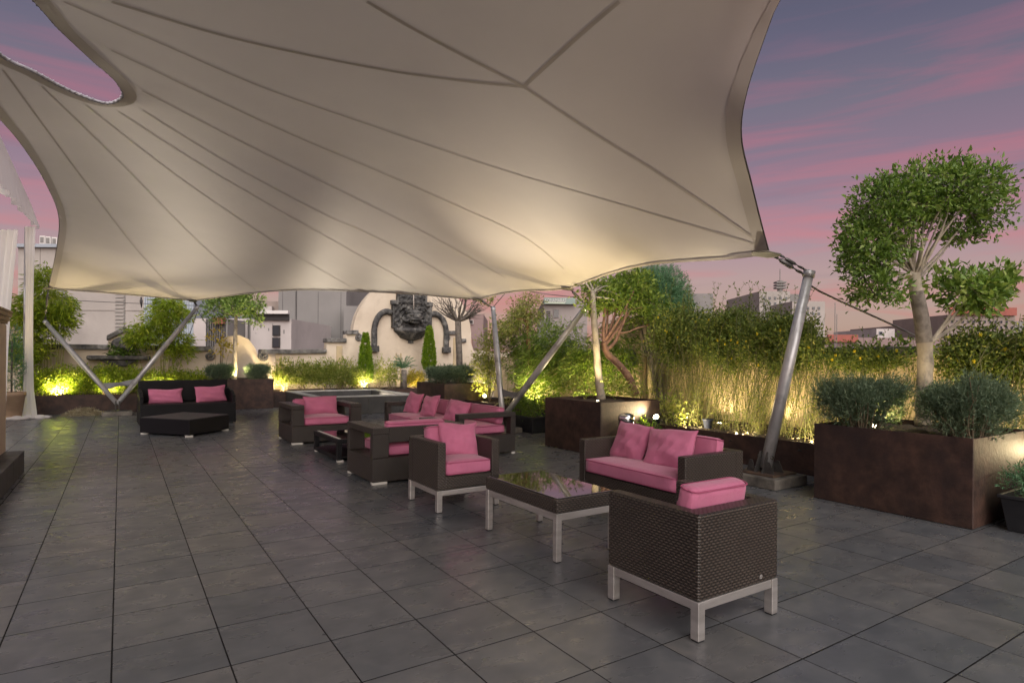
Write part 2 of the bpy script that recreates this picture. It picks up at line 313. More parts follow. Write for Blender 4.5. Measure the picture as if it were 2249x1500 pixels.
def tilemat():
    m, t, b = newmat('slate_floor_tile'); g = nd(t, 'ShaderNodeNewGeometry')
    d = nd(t, 'ShaderNodeVectorMath', operation='DIVIDE'); t.links.new(g.outputs['Position'], d.inputs[0]); d.inputs[1].default_value = (0.45, 0.45, 1000)
    ad = nd(t, 'ShaderNodeVectorMath', operation='ADD'); t.links.new(d.outputs[0], ad.inputs[0]); ad.inputs[1].default_value = (0, 0, 0.5)
    fl = nd(t, 'ShaderNodeVectorMath', operation='FLOOR'); t.links.new(ad.outputs[0], fl.inputs[0])
    wn = nd(t, 'ShaderNodeTexWhiteNoise'); t.links.new(fl.outputs[0], wn.inputs['Vector'])
    tone = ramp(t, [(0, (0.094, 0.100, 0.109)), (0.35, (0.109, 0.114, 0.121)), (0.7, (0.124, 0.126, 0.130)), (1, (0.136, 0.133, 0.130))], wn.outputs['Value']).outputs[0]
    off = nd(t, 'ShaderNodeVectorMath', operation='SCALE'); t.links.new(wn.outputs['Color'], off.inputs[0]); off.inputs[3].default_value = 31.0
    ps = nd(t, 'ShaderNodeVectorMath', operation='ADD'); t.links.new(g.outputs['Position'], ps.inputs[0]); t.links.new(off.outputs[0], ps.inputs[1])
    n1 = nd(t, 'ShaderNodeTexNoise'); t.links.new(ps.outputs[0], n1.inputs[0]); n1.inputs['Scale'].default_value = 5; n1.inputs['Detail'].default_value = 5; n1.inputs['Roughness'].default_value = 0.55; n1.inputs['Distortion'].default_value = 0.5
    cl = ramp(t, [(0.3, (0.74, 0.755, 0.78)), (0.55, (1, 1, 1)), (0.75, (1.28, 1.23, 1.18))], n1.outputs[0]).outputs[0]
    col = mixc(t, 1.0, tone, cl, 'MULTIPLY'); t.links.new(col, b.inputs['Base Color'])
    mp = nd(t, 'ShaderNodeMapping'); t.links.new(ps.outputs[0], mp.inputs[0]); mp.inputs['Scale'].default_value = (2.2, 4.5, 1)
    n2 = nd(t, 'ShaderNodeTexNoise'); t.links.new(mp.outputs[0], n2.inputs[0]); n2.inputs['Scale'].default_value = 2.2; n2.inputs['Detail'].default_value = 4
    rr = ramp(t, [(0.3, (0.22,)*3), (0.72, (0.42,)*3)], n2.outputs[0]).outputs[0]; t.links.new(rr, b.inputs['Roughness'])
    b.inputs['Specular IOR Level'].default_value = 0.55
    bump(t, b, math_(t, 'ADD', n2.outputs[0], math_(t, 'MULTIPLY', n1.outputs[0], 0.6)), 0.05, 0.01); return m
MT['tile'] = tilemat()
def membrane(name, base, trans, k=1.0):
    m, t, b = newmat(name)
    r = ramp(t, [(0.3, tuple(x*0.93 for x in base)), (0.7, base)], noise(t, 0.9, 5, 0.6, 'World')).outputs[0]
    t.links.new(r, b.inputs['Base Color']); b.inputs['Roughness'].default_value = 0.5; b.inputs['Specular IOR Level'].default_value = 0.35
    bump(t, b, noise(t, 300, 2, 0.5, 'World'), 0.08, 0.002)
    tr = nd(t, 'ShaderNodeBsdfTranslucent'); t.links.new(r, tr.inputs[0]); ms = nd(t, 'ShaderNodeMixShader'); ms.inputs[0].default_value = trans
    o = t.nodes['Material Output']; t.links.new(b.outputs[0], ms.inputs[1]); t.links.new(tr.outputs[0], ms.inputs[2]); t.links.new(ms.outputs[0], o.inputs[0]); return m
MT['membrane'] = membrane('canopy_membrane', (0.69, 0.64, 0.60), 0.105)
MT['membrane_seam'] = membrane('canopy_double_membrane', (0.56, 0.515, 0.48), 0.10)
MT['white_cloth'] = membrane('white_tent_fabric', (0.85, 0.83, 0.82), 0.48)
MT['rope'] = noisy('grey_rope', (0.30, 0.30, 0.33), (0.5, 0.49, 0.52), 30, 0.8, 0, 0.3, 90)
def darkglass(name, c, spec=1.0, ior=3.0):
    m, t, b = newmat(name); b.inputs['Base Color'].default_value = (*c, 1); b.inputs['Roughness'].default_value = 0.03; b.inputs['IOR'].default_value = ior
    b.inputs['Specular IOR Level'].default_value = spec; return m
MT['glass_top'] = darkglass('smoked_glass_top', (0.012, 0.012, 0.011))
MT['glass_win'] = darkglass('window_glass', (0.03, 0.035, 0.045), 0.5, 1.5)

# ================================================================== the setting
def proj(P):
    d = np.asarray(P, float)-CAM; z = d@Fw
    return CX+FL*(d@R2)/z, CYP-FL*(d@U2)/z, z
flo = MB().box((-9, -9, -0.3), (12, 16.2, -0.0014)).mesh('floor'); floor = put('floor', flo, MT['grout']); tag(floor, 'dark slate tiled rooftop terrace floor', 'floor', kind='structure')
T = 0.45; cand = []
for i in range(-8, 26):
    for j in range(-10, 34):
        x0, y0 = i*T, j*T
        if x0 > 8.9 or y0 > 14.3: continue
        c = np.array([[x0, y0, 0], [x0+T, y0, 0], [x0+T, y0+T, 0], [x0, y0+T, 0]]); u, v, z = proj(c)
        vis = (z > 0.3).all() and u.max() > 0 and u.min() < 2249 and v.max() > 0 and v.min() < 1500
        if vis:
            uc = np.clip(u, 0, 2249); vc = np.clip(v, 0, 1500)
            area = 0.5*abs(sum(uc[k]*vc[(k+1) % 4]-uc[(k+1) % 4]*vc[k] for k in range(4)))
        else: area = -1
        cand.append((area, i, j))
cand.sort(reverse=True); GAP = 0.0036; GAPY = 0.0042
def tile_mesh():
    mb = MB().box((GAP, GAPY, -0.0013), (T-GAP, T-GAPY, 0)); me = mb.mesh('tile', bevel=0.0004, seg=1); me.materials.append(MT['tile']); return me
tmesh = tile_mesh(); rest = MB()
for k, (a, i, j) in enumerate(cand):
    if k < 300:
        o = put('tile', tmesh, None, floor, (i*T, j*T, random.uniform(-0.0004, 0.0004))); o.rotation_euler = (random.uniform(-1, 1)*0.0009, random.uniform(-1, 1)*0.0009, 0)
    else:
        z = random.uniform(-0.0004, 0.0004); rest.box((i*T+GAP, j*T+GAPY, -0.0013), ((i+1)*T-GAP, (j+1)*T-GAPY, z))
tag(put('far_tiles', rest.mesh('far_tiles'), MT['tile'], floor), kind='stuff')

# city ground far below the roof terrace
tag(put('city_ground', MB().box((-700, -300, -14.5), (900, 1200, -14)).mesh('city_ground'), noisy('city_ground', (0.12, 0.10, 0.09), (0.22, 0.18, 0.16), 0.05, 0.95, 0, 0, 1)), 'far city ground below the terrace', 'ground', kind='structure')
# the terrace sits on a building block
tag(put('terrace_building', MB().box((-14, -14, -14), (12.6, 16.0, -0.31)).mesh('terrace_building'), MT['plaster']), 'building block under the roof terrace', 'building', kind='structure')

# ---------------- back wall with its stepped and arched outline (Y = 15.2)
YB = 15.2
def bx(px, py): p = ony(px, py, YB); return (p[0], p[2])
prof = [(-40, 767), (236, 767), (238, 746), (273, 728), (316, 750), (317, 769), (468, 771), (478, 752), (500, 739), (525, 736), (546, 745), (560, 764), (566, 778), (716, 776), (718, 752), (758, 752), (760, 734), (778, 733)]
cxa, cya, ra = 905, 737, 130
arch = [(cxa+ra*math.cos(a), cya-ra*math.sin(a)) for a in np.linspace(math.pi*0.985, math.pi*0.015, 22)]
prof2 = [(1034, 752), (1040, 770), (1120, 774)]
outline = [bx(*p) for p in prof+arch+prof2]
xr = outline[-1][0]; poly = [(-3.2, 0.0)] + [(-3.2, outline[0][1])] + outline[1:] + [(xr, 0.0)]
backwall = empty('back_wall', (4, YB, 0), 'cream plaster garden wall with stepped stone coping behind the planting', 'wall')
child('wall_body', MB().prism(poly, YB, YB+0.28).mesh('wall_body', uv=True), MT['plaster_pink'], backwall)
def coping(pts, th=0.13, y0=YB-0.09, y1=YB+0.37, nm='coping', par=None):
    q = [bx(*p) if par is None or par is backwall else p for p in pts]
    up = [(x, z+th) for x, z in q]; me = MB().prism(q+up[::-1], y0, y1).mesh(nm, bevel=0.02)
    return child(nm, me, MT['coping'], par or backwall)
coping([(-40, 767), (120, 767), (239, 768)]); coping([(234, 748), (273, 729)]); coping([(273, 729), (320, 752)]); coping([(318, 769), (400, 770), (466, 771)])
coping([(572, 777), (640, 777), (716, 776)]); coping([(716, 752), (760, 752)]); coping([(760, 735), (786, 734)])
coping([(976, 735), (1000, 735)]); coping([(1000, 752), (1022, 752)])
def volute(px, py, rpx, flip=1):
    c = ony(px, py, YB); r = rpx*np.dot(c-CAM, Fw)/FL
    pts = []; rad = []
    for k in range(40):
        t = k/39; an = flip*(t*3.4*math.pi)+math.pi/2; rr = r*(1-0.82*t); pts.append((c[0]+rr*math.cos(an), YB-0.03, c[2]+rr*math.sin(an))); rad.append(r*0.30*(1-0.55*t))
    mb = MB().tube(pts, rad, 8); mb.tube([(c[0], YB-0.10, c[2]), (c[0], YB+0.05, c[2])], r*0.24, 10)
    child('volute', mb.mesh('volute', smooth=True), MT['coping'], backwall)
volute(460, 782, 10, -1); volute(579, 783, 11, 1); volute(786, 741, 8, -1); volute(982, 741, 8, 1)
# pilaster strips and old pipe stubs on the wall
for px in (612, 745, 1000, 870, 880):
    a = ony(px, 795, YB)
    w = 0.09 if px in (612, 745, 1000) else 0.02
    child('pilaster_strip', MB().box((a[0]-w, YB-0.03, 0.3), (a[0]+w, YB+0.004, {612: 1.5, 745: 1.75, 1000: 2.1}.get(px, 1.55))).mesh('pilaster_strip', bevel=0.006), MT['plaster'], backwall)

# right wall and its back return
XR = 8.95
rw = empty('side_wall', (XR, 3, 0), 'low cream plaster wall behind the jasmine on the right', 'wall')
mb = MB().box((XR, -9, 0), (XR+0.25, 9.5, 1.47)); child('wall_body', mb.mesh('wall_body'), MT['plaster'], rw)
child('coping', MB().box((XR-0.07, -9, 1.47), (XR+0.32, 9.57, 1.58)).mesh('coping', bevel=0.02), MT['coping'], rw)
p0 = onx(1398, 770, XR-0.01)
rise = [(p0[1]-0.25, 0.0), (p0[1]-0.25, 2.15), (p0[1]+0.3, 2.25), (p0[1]+0.75, 2.05), (p0[1]+0.85, 0.0)]
mb = MB(); n = len(rise); mb.add([(XR-0.16, y, z) for y, z in rise]+[(XR+0.3, y, z) for y, z in rise], [tuple(range(n)), tuple(range(2*n-1, n-1, -1))]+[(i, n+i, n+(i+1) % n, (i+1) % n)[::-1] for i in range(n)])
child('raised_bay', mb.mesh('raised_bay', uv=True), MT['plaster'], rw)
q = onx(1380, 788, XR-0.2); vo = child('volute', MB().lathe([(0.02, -0.08), (0.19, -0.06), (0.2, 0.02), (0.11, 0.05), (0.1, 0.1)], n=18).mesh('volute', smooth=True), MT['coping'], rw, world=False)
vo.location = (q[0]-XR, q[1]-3, q[2]); vo.rotation_euler = (0, R_(-90), 0)
jw = empty('return_wall', (10, 9.5, 0), 'short cream wall turning the corner behind the bamboo', 'wall')
child('wall_body', MB().box((XR+0.26, 9.3, 0), (11.8, 9.5, 1.45)).mesh('wall_body'), MT['plaster'], jw); child('wall_body', MB().box((11.8, 9.3, 0), (12.05, 15.19, 1.45)).mesh('wall_body'), MT['plaster'], jw)

# ---------------- big basalt wall fountain
fc = ony(902, 735, YB); FXC = fc[0]; pxm = np.dot(fc-CAM, Fw)/FL     # metres per pixel there
def fz(py): return ony(902, py, YB)[2]
def fx(px): return FXC+(px-902)*pxm*1.02
ft = empty('wall_fountain', (FXC, YB, 0), 'dark carved basalt wall fountain with grotesque mask and scalloped bowl', 'fountain')
def carved(x0, x1, z0, z1, depth, nx, nz, seed):
    rg = np.random.default_rng(seed); V = []; F = []
    xs = np.linspace(x0, x1, nx); zs = np.linspace(z0, z1, nz)
    blobs = [(rg.uniform(0, 1), rg.uniform(0, 1), rg.uniform(0.035, 0.10), rg.uniform(0.3, 1)) for _ in range(46)]
    for z in zs:
        for x in xs:
            u = (x-x0)/(x1-x0); um = abs(u-0.5)*2; w = (z-z0)/(z1-z0)   # symmetric ornament
            h = 0.25*math.sin(um*16+w*5)*math.sin(w*21+um*4)
            for (a, b, r, s) in blobs:
                d2 = ((um-a)**2+(w-b)**2)/r**2
                if d2 < 6: h += s*math.exp(-d2*1.6)*math.cos(d2*2.2)
            if um > 0.90 or w > 0.94: h = 0.75
            V.append((x, YB-depth*(0.35+0.42*min(max(h, -0.4), 1.2)), z))
    for i in range(nz-1):
        for j in range(nx-1): F.append((i*nx+j, i*nx+j+1, (i+1)*nx+j+1, (i+1)*nx+j))
    b = len(V)
    V += [(x0, YB+0.01, z0), (x1, YB+0.01, z0), (x1, YB+0.01, z1), (x0, YB+0.01, z1)]
    F += [(b, 0)+tuple(range(1, nx))+(b+1,), tuple([b+1]+[i*nx+nx-1 for i in range(nz)]+[b+2]), tuple([b+3]+[i*nx for i in range(nz-1, -1, -1)]+[b]), tuple([b+2]+[(nz-1)*nx+j for j in range(nx-1, -1, -1)]+[b+3])]
    mb = MB(); mb.add(V, F); return mb
child('carved_panel', carved(fx(857), fx(948), fz(721), fz(664), 0.20, 64, 46, 3).mesh('carved_panel', smooth=True), MT['basalt'], ft)
child('carved_panel', carved(fx(868), fx(937), fz(664), fz(618), 0.17, 50, 34, 5).mesh('carved_panel', smooth=True), MT['basalt'], ft)
for s, nm in ((-1, 'frame_block'), (1, 'frame_block')):
    xx = 902+s*40
    child(nm, MB().box((fx(xx-8), YB-0.17, fz(672)), (fx(xx+8), YB-0.005, fz(662))).mesh(nm, bevel=0.03), MT['basalt'], ft)
# mask: skull, brows, cheeks, snout, open mouth, whiskers
mk = MB(); mc = (fx(904), YB-0.22, fz(697)); k_ = pxm
mk.ell((mc[0], mc[1], mc[2]), (19*k_, 0.16, 16*k_), 18, 12)
mk.ell((mc[0]-9*k_, mc[1]-0.10, mc[2]+4*k_), (6*k_, 0.07, 4.5*k_)); mk.ell((mc[0]+9*k_, mc[1]-0.10, mc[2]+4*k_), (6*k_, 0.07, 4.5*k_))
mk.ell((mc[0], mc[1]-0.15, mc[2]-1*k_), (7*k_, 0.11, 6*k_)); mk.ell((mc[0], mc[1]-0.16, mc[2]-6*k_), (11*k_, 0.10, 3*k_)); mk.ell((mc[0], mc[1]-0.12, mc[2]-12.5*k_), (9*k_, 0.10, 3*k_))
for s in (-1, 1):
    mk.tube([(mc[0]+s*a*k_, mc[1]+b, mc[2]+c*k_) for a, b, c in ((14, -0.06, -8), (22, -0.03, -9), (27, 0.0, -3), (24, 0.02, 3))], [3.2*k_, 3.4*k_, 2.6*k_, 1.4*k_], 8)
    mk.tube([(mc[0]+s*a*k_, mc[1]+b, mc[2]+c*k_) for a, b, c in ((7, -0.12, 9), (14, -0.09, 11), (20, -0.04, 8))], [2.6*k_, 2.6*k_, 1.2*k_], 8)
    mk.tube([(mc[0]+s*a*k_, mc[1]+b, mc[2]+c*k_) for a, b, c in ((30, 0.05, 14), (26, 0.02, 20), (18, 0.03, 21), (17, 0.04, 15), (22, 0.02, 14))], [2.2*k_]*5, 8)
child('mask', mk.mesh('mask', smooth=True), MT['basalt'], ft)
child('mouth_shade', MB().ell((mc[0], mc[1]-0.19, mc[2]-9.3*k_), (7*k_, 0.06, 1.8*k_)).mesh('mouth_shade', smooth=True), plain('mouth_shade_colour', (0.008, 0.008, 0.008), 0.9), ft)  # near-black ellipsoid, the shade inside the mouth put into its colour
child('water_pipe', MB().tube([(fx(902.5), YB-0.22, fz(682)), (fx(902.5), YB-0.19, fz(640))], 0.018, 8).mesh('water_pipe', smooth=True), plain('pale_pipe', (0.42, 0.37, 0.32), 0.6), ft)
bowl = MB(); rb = 40*k_
bowl.lathe([(0.03, 0.0), (0.12, 0.03), (0.09, 0.10), (0.18, 0.14), (0.38, 0.22), (rb*0.86, 0.40), (rb, 0.47), (rb*1.02, 0.52), (rb, 0.585), (rb*0.93, 0.59), (rb*0.88, 0.50), (0.05, 0.45)], (0, 0, 0), 28)
bowl.v = [(FXC+x, YB+0.02+(y*0.72 if y < 0 else 0.01*y), fz(755)+z*k_*33/0.585) for x, y, z in bowl.v]
child('bowl', bowl.mesh('bowl', smooth=True), MT['basalt'], ft)
for s in (-1, 1):
    pts = [(902+s*a, y) for a, y in ((46, 689), (56, 687), (66, 691), (74, 699), (80, 711), (83, 726), (83, 745), (83, 762))]
    P3 = catmull([(fx(x), YB-0.07, fz(y)) for x, y in pts], 5)
    child('arched_moulding', MB().tube(P3, 6.2*k_, 10).mesh('arched_moulding', smooth=True), MT['basalt'], ft)
    child('moulding_block', MB().box((fx(902+s*83-9), YB-0.18, fz(774)), (fx(902+s*83+9), YB-0.004, fz(761))).mesh('moulding_block', bevel=0.02), MT['basalt'], ft)
# small wall shelf fountain on the left
sc = ony(262, 786, YB); sk_ = np.dot(sc-CAM, Fw)/FL
sf = empty('stone_wall_shelf', (sc[0], YB, 0), 'long dark stone shelf basin under the gabled wall on the left', 'fountain')
child('shelf_slab', MB().box((sc[0]-58*sk_, YB-0.42, sc[2]-4*sk_), (sc[0]+58*sk_, YB-0.003, sc[2]+5*sk_)).mesh('shelf_slab', bevel=0.035), MT['basalt'], sf)
mb = MB(); mb.prism([(sc[0]-36*sk_, sc[2]-4.2*sk_), (sc[0]+36*sk_, sc[2]-4.2*sk_), (sc[0]+12*sk_, sc[2]-19*sk_), (sc[0]-12*sk_, sc[2]-19*sk_)], YB-0.32, YB-0.002); child('corbel', mb.mesh('corbel', bevel=0.03), MT['basalt'], sf)
child('stone_ball', MB().ell((ony(272, 757, YB)[0], YB-0.16, ony(272, 757, YB)[2]), (24*sk_, 0.14, 17*sk_), 16, 10).mesh('stone_ball', smooth=True), MT['basalt'], sf)

# ---------------- planters
def planter(name, x0, x1, y0, y1, h, label, t=0.012, soil=0.05):
    e = empty(name, ((x0+x1)/2, (y0+y1)/2, 0), label, 'planter', 'rusted steel planters around the terrace')
    for nm, a, b in (('front_panel', (x0, y0, 0.004), (x0+t, y1, h)), ('back_panel', (x1-t, y0, 0.004), (x1, y1, h)), ('side_panel', (x0+t, y0, 0.004), (x1-t, y0+t, h-0.002)), ('side_panel', (x0+t, y1-t, 0.004), (x1-t, y1, h-0.002))):
        child(nm, MB().box(a, b).mesh(nm, bevel=0.003, seg=1), MT['corten'], e)
    V = []; F = []; nx = max(4, int((x1-x0)/0.12)); ny = max(4, int((y1-y0)/0.12))
    for i in range(nx+1):
        for j in range(ny+1): V.append((x0+t+(x1-x0-2*t)*i/nx, y0+t+(y1-y0-2*t)*j/ny, h-soil+random.uniform(-0.02, 0.025)))
    for i in range(nx):
        for j in range(ny): a = i*(ny+1)+j; F.append((a, a+ny+1, a+ny+2, a+1))
    mb = MB(); mb.add(V, F); child('soil', mb.mesh('soil', smooth=True), MT['soil'], e); return e
planter('steel_planter', 6.38, 7.65, -1.325, 0.035, 0.755, 'large square rusted steel planter at the right with tree and two rosemary mounds')
planter('steel_planter', 6.20, 7.40, 3.07, 4.40, 0.775, 'tall rusted steel planter holding the pale trunk beside the steel bin')
planter('steel_planter', 6.92, 8.05, 9.42, 11.0, 0.78, 'rusted steel planter with bare tree and rosemary beside the stone basin')
planter('steel_planter', 2.33, 3.96, 13.78, 15.12, 0.80, 'rusted steel planter with tree behind the black wicker sofa')
planter('low_planter', 7.46, 8.93, -3.4, 9.4, 0.39, 'long low rusted steel planter bed along the right wall')
planter('low_planter', -1.6, 2.31, 14.22, 15.18, 0.46, 'long low dark planter bed below the bamboo on the left')
planter('low_planter', 3.98, 8.3, 14.02, 15.18, 0.44, 'low planter bed behind the stone basin')

# ---------------- stone basin clad with slate slabs
bs = empty('stone_basin', (5.65, 12.4, 0), 'rectangular slate clad water basin with pale rim before the fountain', 'basin')
X0, X1, Y0, Y1, HB = 4.33, 6.90, 10.98, 13.98, 0.455
child('core', MB().box((X0+0.02, Y0+0.02, 0.004), (X1-0.02, Y0+0.2, HB-0.03)).box((X0+0.02, Y1-0.2, 0.004), (X1-0.02, Y1-0.02, HB-0.03)).box((X0+0.021, Y0+0.2, 0.004), (X0+0.2, Y1-0.2, HB-0.031)).box((X1-0.2, Y0+0.2, 0.004), (X1-0.021, Y1-0.2, HB-0.031)).box((X0+0.2, Y0+0.2, 0.004), (X1-0.2, Y1-0.2, 0.06)).mesh('core'), MT['grout'], bs)
def slabs(a0, a1, fixed, axis, z0, z1, out, w=0.44, inner=False):
    n = max(1, round((a1-a0)/w)); st = (a1-a0)/n
    for i in range(n):
        u0 = a0+i*st+0.003; u1 = a0+(i+1)*st-0.003; t = 0.018+random.uniform(-0.0015, 0.0015)
        f0, f1 = (fixed-t, fixed) if out < 0 else (fixed, fixed+t)
        b = ((u0, f0, z0), (u1, f1, z1)) if axis == 'x' else ((f0, u0, z0), (f1, u1, z1))
        child('slab', MB().box(*b).mesh('slab', bevel=0.002, seg=1), MT['slate'], bs)
slabs(X0, X1, Y0+0.02, 'x', 0.006, HB-0.03, -1); slabs(Y0+0.03, Y1, X0+0.02, 'y', 0.006, HB-0.03, -1)
slabs(X0+0.2, X1-0.2, Y1-0.2, 'x', 0.062, HB-0.032, -1); slabs(Y0+0.2, Y1-0.22, X1-0.2, 'y', 0.062, HB-0.032, -1)
for a, b in (((X0-0.005, Y0-0.005, HB-0.028), (X1+0.005, Y0+0.21, HB)), ((X0-0.005, Y1-0.21, HB-0.028), (X1+0.005, Y1+0.005, HB)), ((X0-0.004, Y0+0.213, HB-0.028), (X0+0.21, Y1-0.213, HB-0.001)), ((X1-0.21, Y0+0.213, HB-0.028), (X1+0.004, Y1-0.213, HB-0.001))):
    child('rim', MB().box(a, b).mesh('rim', bevel=0.004), MT['slate_edge'], bs)

# ---------------- pier on its tiled plinth at the left edge
pe = empty('building_pier', (-1.0, 4.6, 0), 'beige plastered pier with moulded cap on a dark tiled plinth', 'pier')
child('plinth', MB().box((-1.6, 1.0, 0), (-0.50, 5.80, 0.235)).mesh('plinth'), MT['grout'], pe)
for i in range(11):
    y0 = 1.0+i*0.4364
    child('plinth_tile', MB().box((-0.50, y0+0.003, 0.004), (-0.482, y0+0.4334, 0.238)).mesh('plinth_tile', bevel=0.002, seg=1), MT['slate'], pe)
    child('plinth_tile', MB().box((-0.935, y0+0.003, 0.236), (-0.482, y0+0.4334, 0.252)).mesh('plinth_tile', bevel=0.002, seg=1), MT['slate'], pe)
child('plinth_tile', MB().box((-0.93, 5.80, 0.004), (-0.484, 5.818, 0.25)).mesh('plinth_tile'), MT['slate'], pe)
a = gp(13, 990, 0.25)
child('shaft', MB().box((-1.5, a[1]-1.8, 0.23), (a[0], a[1], 1.76)).mesh('shaft', bevel=0.02), noisy('beige_pier_plaster', (0.66, 0.54, 0.41), (0.74, 0.62, 0.48), 2, 0.85, 0, 0.15, 30), pe)
cap = MB(); zz = 1.76
for k, (o, h) in enumerate(((0.012, 0.03), (0.028, 0.05), (0.045, 0.05), (0.055, 0.03))):
    cap.box((-1.5, a[1]-1.8-o, zz), (a[0]+o, a[1]+o, zz+h)); zz += h-0.0005
child('moulded_cap', cap.mesh('moulded_cap', bevel=0.012), MT['plaster'], pe)

# ---------------- canopy
def P(x, y, k): return dp(x, y, k)
A = P(1690, 556, 6.6); B = P(1250, 633, 10.5); Cc = P(1052, 657, 12.6); D = P(424, 660, 15.2); E_ = P(106, 632, 13.6)
eAB = [A, P(1600, 567, 6.9), P(1500, 573, 7.4), P(1420, 581, 8.1), P(1350, 597, 8.95), P(1298, 615, 9.75), B]
eBC = [B, P(1200, 637, 10.85), P(1150, 638, 11.25), P(1100, 645, 11.8), Cc]
eCD = [Cc, P(980, 652, 12.75), P(900, 645, 12.95), P(750, 638, 13.25), P(640, 637, 13.6), P(540, 645, 14.3), P(480, 653, 14.8), D]
eDE = [D, P(350, 653, 14.6), P(250, 644, 14.05), P(170, 638, 13.75), E_]
eEL = [E_, P(122, 560, 12.2), P(130, 480, 10.3), P(100, 400, 8.5), P(50, 320, 7.1), P(0, 260, 6.2), P(-60, 190, 5.5), np.array([-0.92, 2.8, 3.92]), np.array([-1.15, 1.0, 3.98]), np.array([-1.5, -1.6, 4.05]), np.array([-2.2, -4.6, 4.1])]
eBK = [np.array([-2.2, -4.6, 4.1]), np.array([0.0, -4.4, 4.35]), np.array([2.5, -4.3, 4.65]), np.array([4.6, -4.3, 5.1]), np.array([6.4, -4.6, 5.6])]  # unseen back edge, carried out behind the camera to shade the foreground floor
eRT = [np.array([6.4, -4.6, 5.6]), np.array([5.3, -2.4, 5.25]), P(1790, -150, 4.7), P(1712, 0, 4.85), P(1690, 50, 4.9), P(1640, 200, 5.1), P(1628, 300, 5.4), P(1650, 400, 5.85), P(1672, 490, 6.25), A]
loop = []
for e in (eAB, eBC, eCD, eDE, eEL, eBK, eRT): loop += catmull(e, 5)[:-1]
hole = catmull([P(75, 0, 4.35), P(130, 62, 4.75), P(200, 128, 5.15), P(250, 172, 5.5), P(271, 205, 5.72), P(258, 222, 5.78), P(225, 226, 5.75), P(150, 198, 5.5), P(75, 158, 5.2), P(0, 120, 4.95), np.array([-0.52, 2.55, 3.92]), np.array([-0.55, 2.0, 3.95]), np.array([-0.3, 1.6, 3.98])], 4, True)
inner = [P(1150, 190, 6.15), P(700, 250, 7.2), P(1000, 400, 8.4), P(500, 450, 9.6), P(1300, 330, 7.2), np.array([2.0, 0.5, 4.35])]
ctl = np.array(loop[::2]+hole[::2]+inner)
def phi(r): return np.where(r > 1e-9, r*r*np.log(np.maximum(r, 1e-9)), 0)
n = len(ctl); K = phi(np.linalg.norm(ctl[:, None, :2]-ctl[None, :, :2], axis=2)) + np.eye(n)*1e-3; Q = np.c_[np.ones(n), ctl[:, :2]]
sol = np.linalg.solve(np.block([[K, Q], [Q.T, np.zeros((3, 3))]]), np.r_[ctl[:, 2], 0, 0, 0])
def zc(xy): xy = np.atleast_2d(xy); return phi(np.linalg.norm(xy[:, None]-ctl[None, :, :2], axis=2))@sol[:n]+np.c_[np.ones(len(xy)), xy]@sol[n:]
def inside(poly, x, y):
    c = False; j = len(poly)-1
    for i in range(len(poly)):
        xi, yi = poly[i][0], poly[i][1]; xj, yj = poly[j][0], poly[j][1]
        if (yi > y) != (yj > y) and x < (xj-xi)*(y-yi)/(yj-yi)+xi: c = not c
        j = i
    return c
LP = [(p[0], p[1]) for p in loop]; HP = [(p[0], p[1]) for p in hole]
pts = [Vector(p) for p in LP+HP]; edges = [(i, (i+1) % len(LP)) for i in range(len(LP))]+[(len(LP)+i, len(LP)+(i+1) % len(HP)) for i in range(len(HP))]
Lb = np.array(LP+HP); st = 0.17
for i, x in enumerate(np.arange(-2.6, 7.6, st)):
    for y in np.arange(-5.2, 14.2, st):
        yy = y+(st/2 if i % 2 else 0)
        if inside(LP, x, yy) and not inside(HP, x, yy) and np.min(np.hypot(Lb[:, 0]-x, Lb[:, 1]-yy)) > 0.09: pts.append(Vector((x, yy)))
r = geometry.delaunay_2d_cdt(pts, edges, [], 0, 1e-5)
VV = np.array([(v.x, v.y) for v in r[0]]); FF = [f for f in r[2] if (lambda c: inside(LP, *c) and not inside(HP, *c))(VV[list(f)].mean(0))]
Z = zc(VV); bnd = np.array(loop+hole)
for i in range(len(VV)):
    d = np.hypot(bnd[:, 0]-VV[i, 0], bnd[:, 1]-VV[i, 1]); k = d.argmin()
    if d[k] < 1e-3: Z[i] = bnd[k, 2]
CV = np.c_[VV, Z]; used = sorted({i for f in FF for i in f}); rm = {o: k for k, o in enumerate(used)}
CVu = CV[used]; FFu = [tuple(rm[i] for i in f) for f in FF]
isb = np.array([np.min(np.hypot(bnd[:, 0]-p[0], bnd[:, 1]-p[1])) < 1e-3 for p in CVu]); ed = np.array([(f[a_], f[(a_+1) % 3]) for f in FFu for a_ in range(3)]); ed = np.concatenate([ed, ed[:, ::-1]])
deg = np.bincount(ed[:, 0], minlength=len(CVu)).astype(float)
for _ in range(260):
    av = np.bincount(ed[:, 0], weights=CVu[ed[:, 1], 2], minlength=len(CVu))/deg; CVu[~isb, 2] += 0.8*(av[~isb]-CVu[~isb, 2])
canopy = empty('tensile_canopy', (3, 5, 0), 'large cream tensile membrane canopy with radial seams stretched over the terrace', 'canopy')
mb = MB(); mb.add(CVu, FFu); cme = mb.mesh('membrane', smooth=True); child('membrane', cme, MT['membrane'], canopy)
bvh = BVHTree.FromPolygons([Vector(v) for v in CVu], FFu)
_rbf = zc
def zc(xy):
    xy = np.atleast_2d(xy); o_ = []
    for p in xy:
        h = bvh.ray_cast(Vector((p[0], p[1], 12)), Vector((0, 0, -1))); o_.append(h[0].z if h[0] is not None else float(_rbf(p)[0]))
    return np.array(o_)
def hit(px, py):
    h = bvh.ray_cast(Vector(CAM), Vector(ray(px, py)).normalized()); return None if h[0] is None else np.array(h[0])
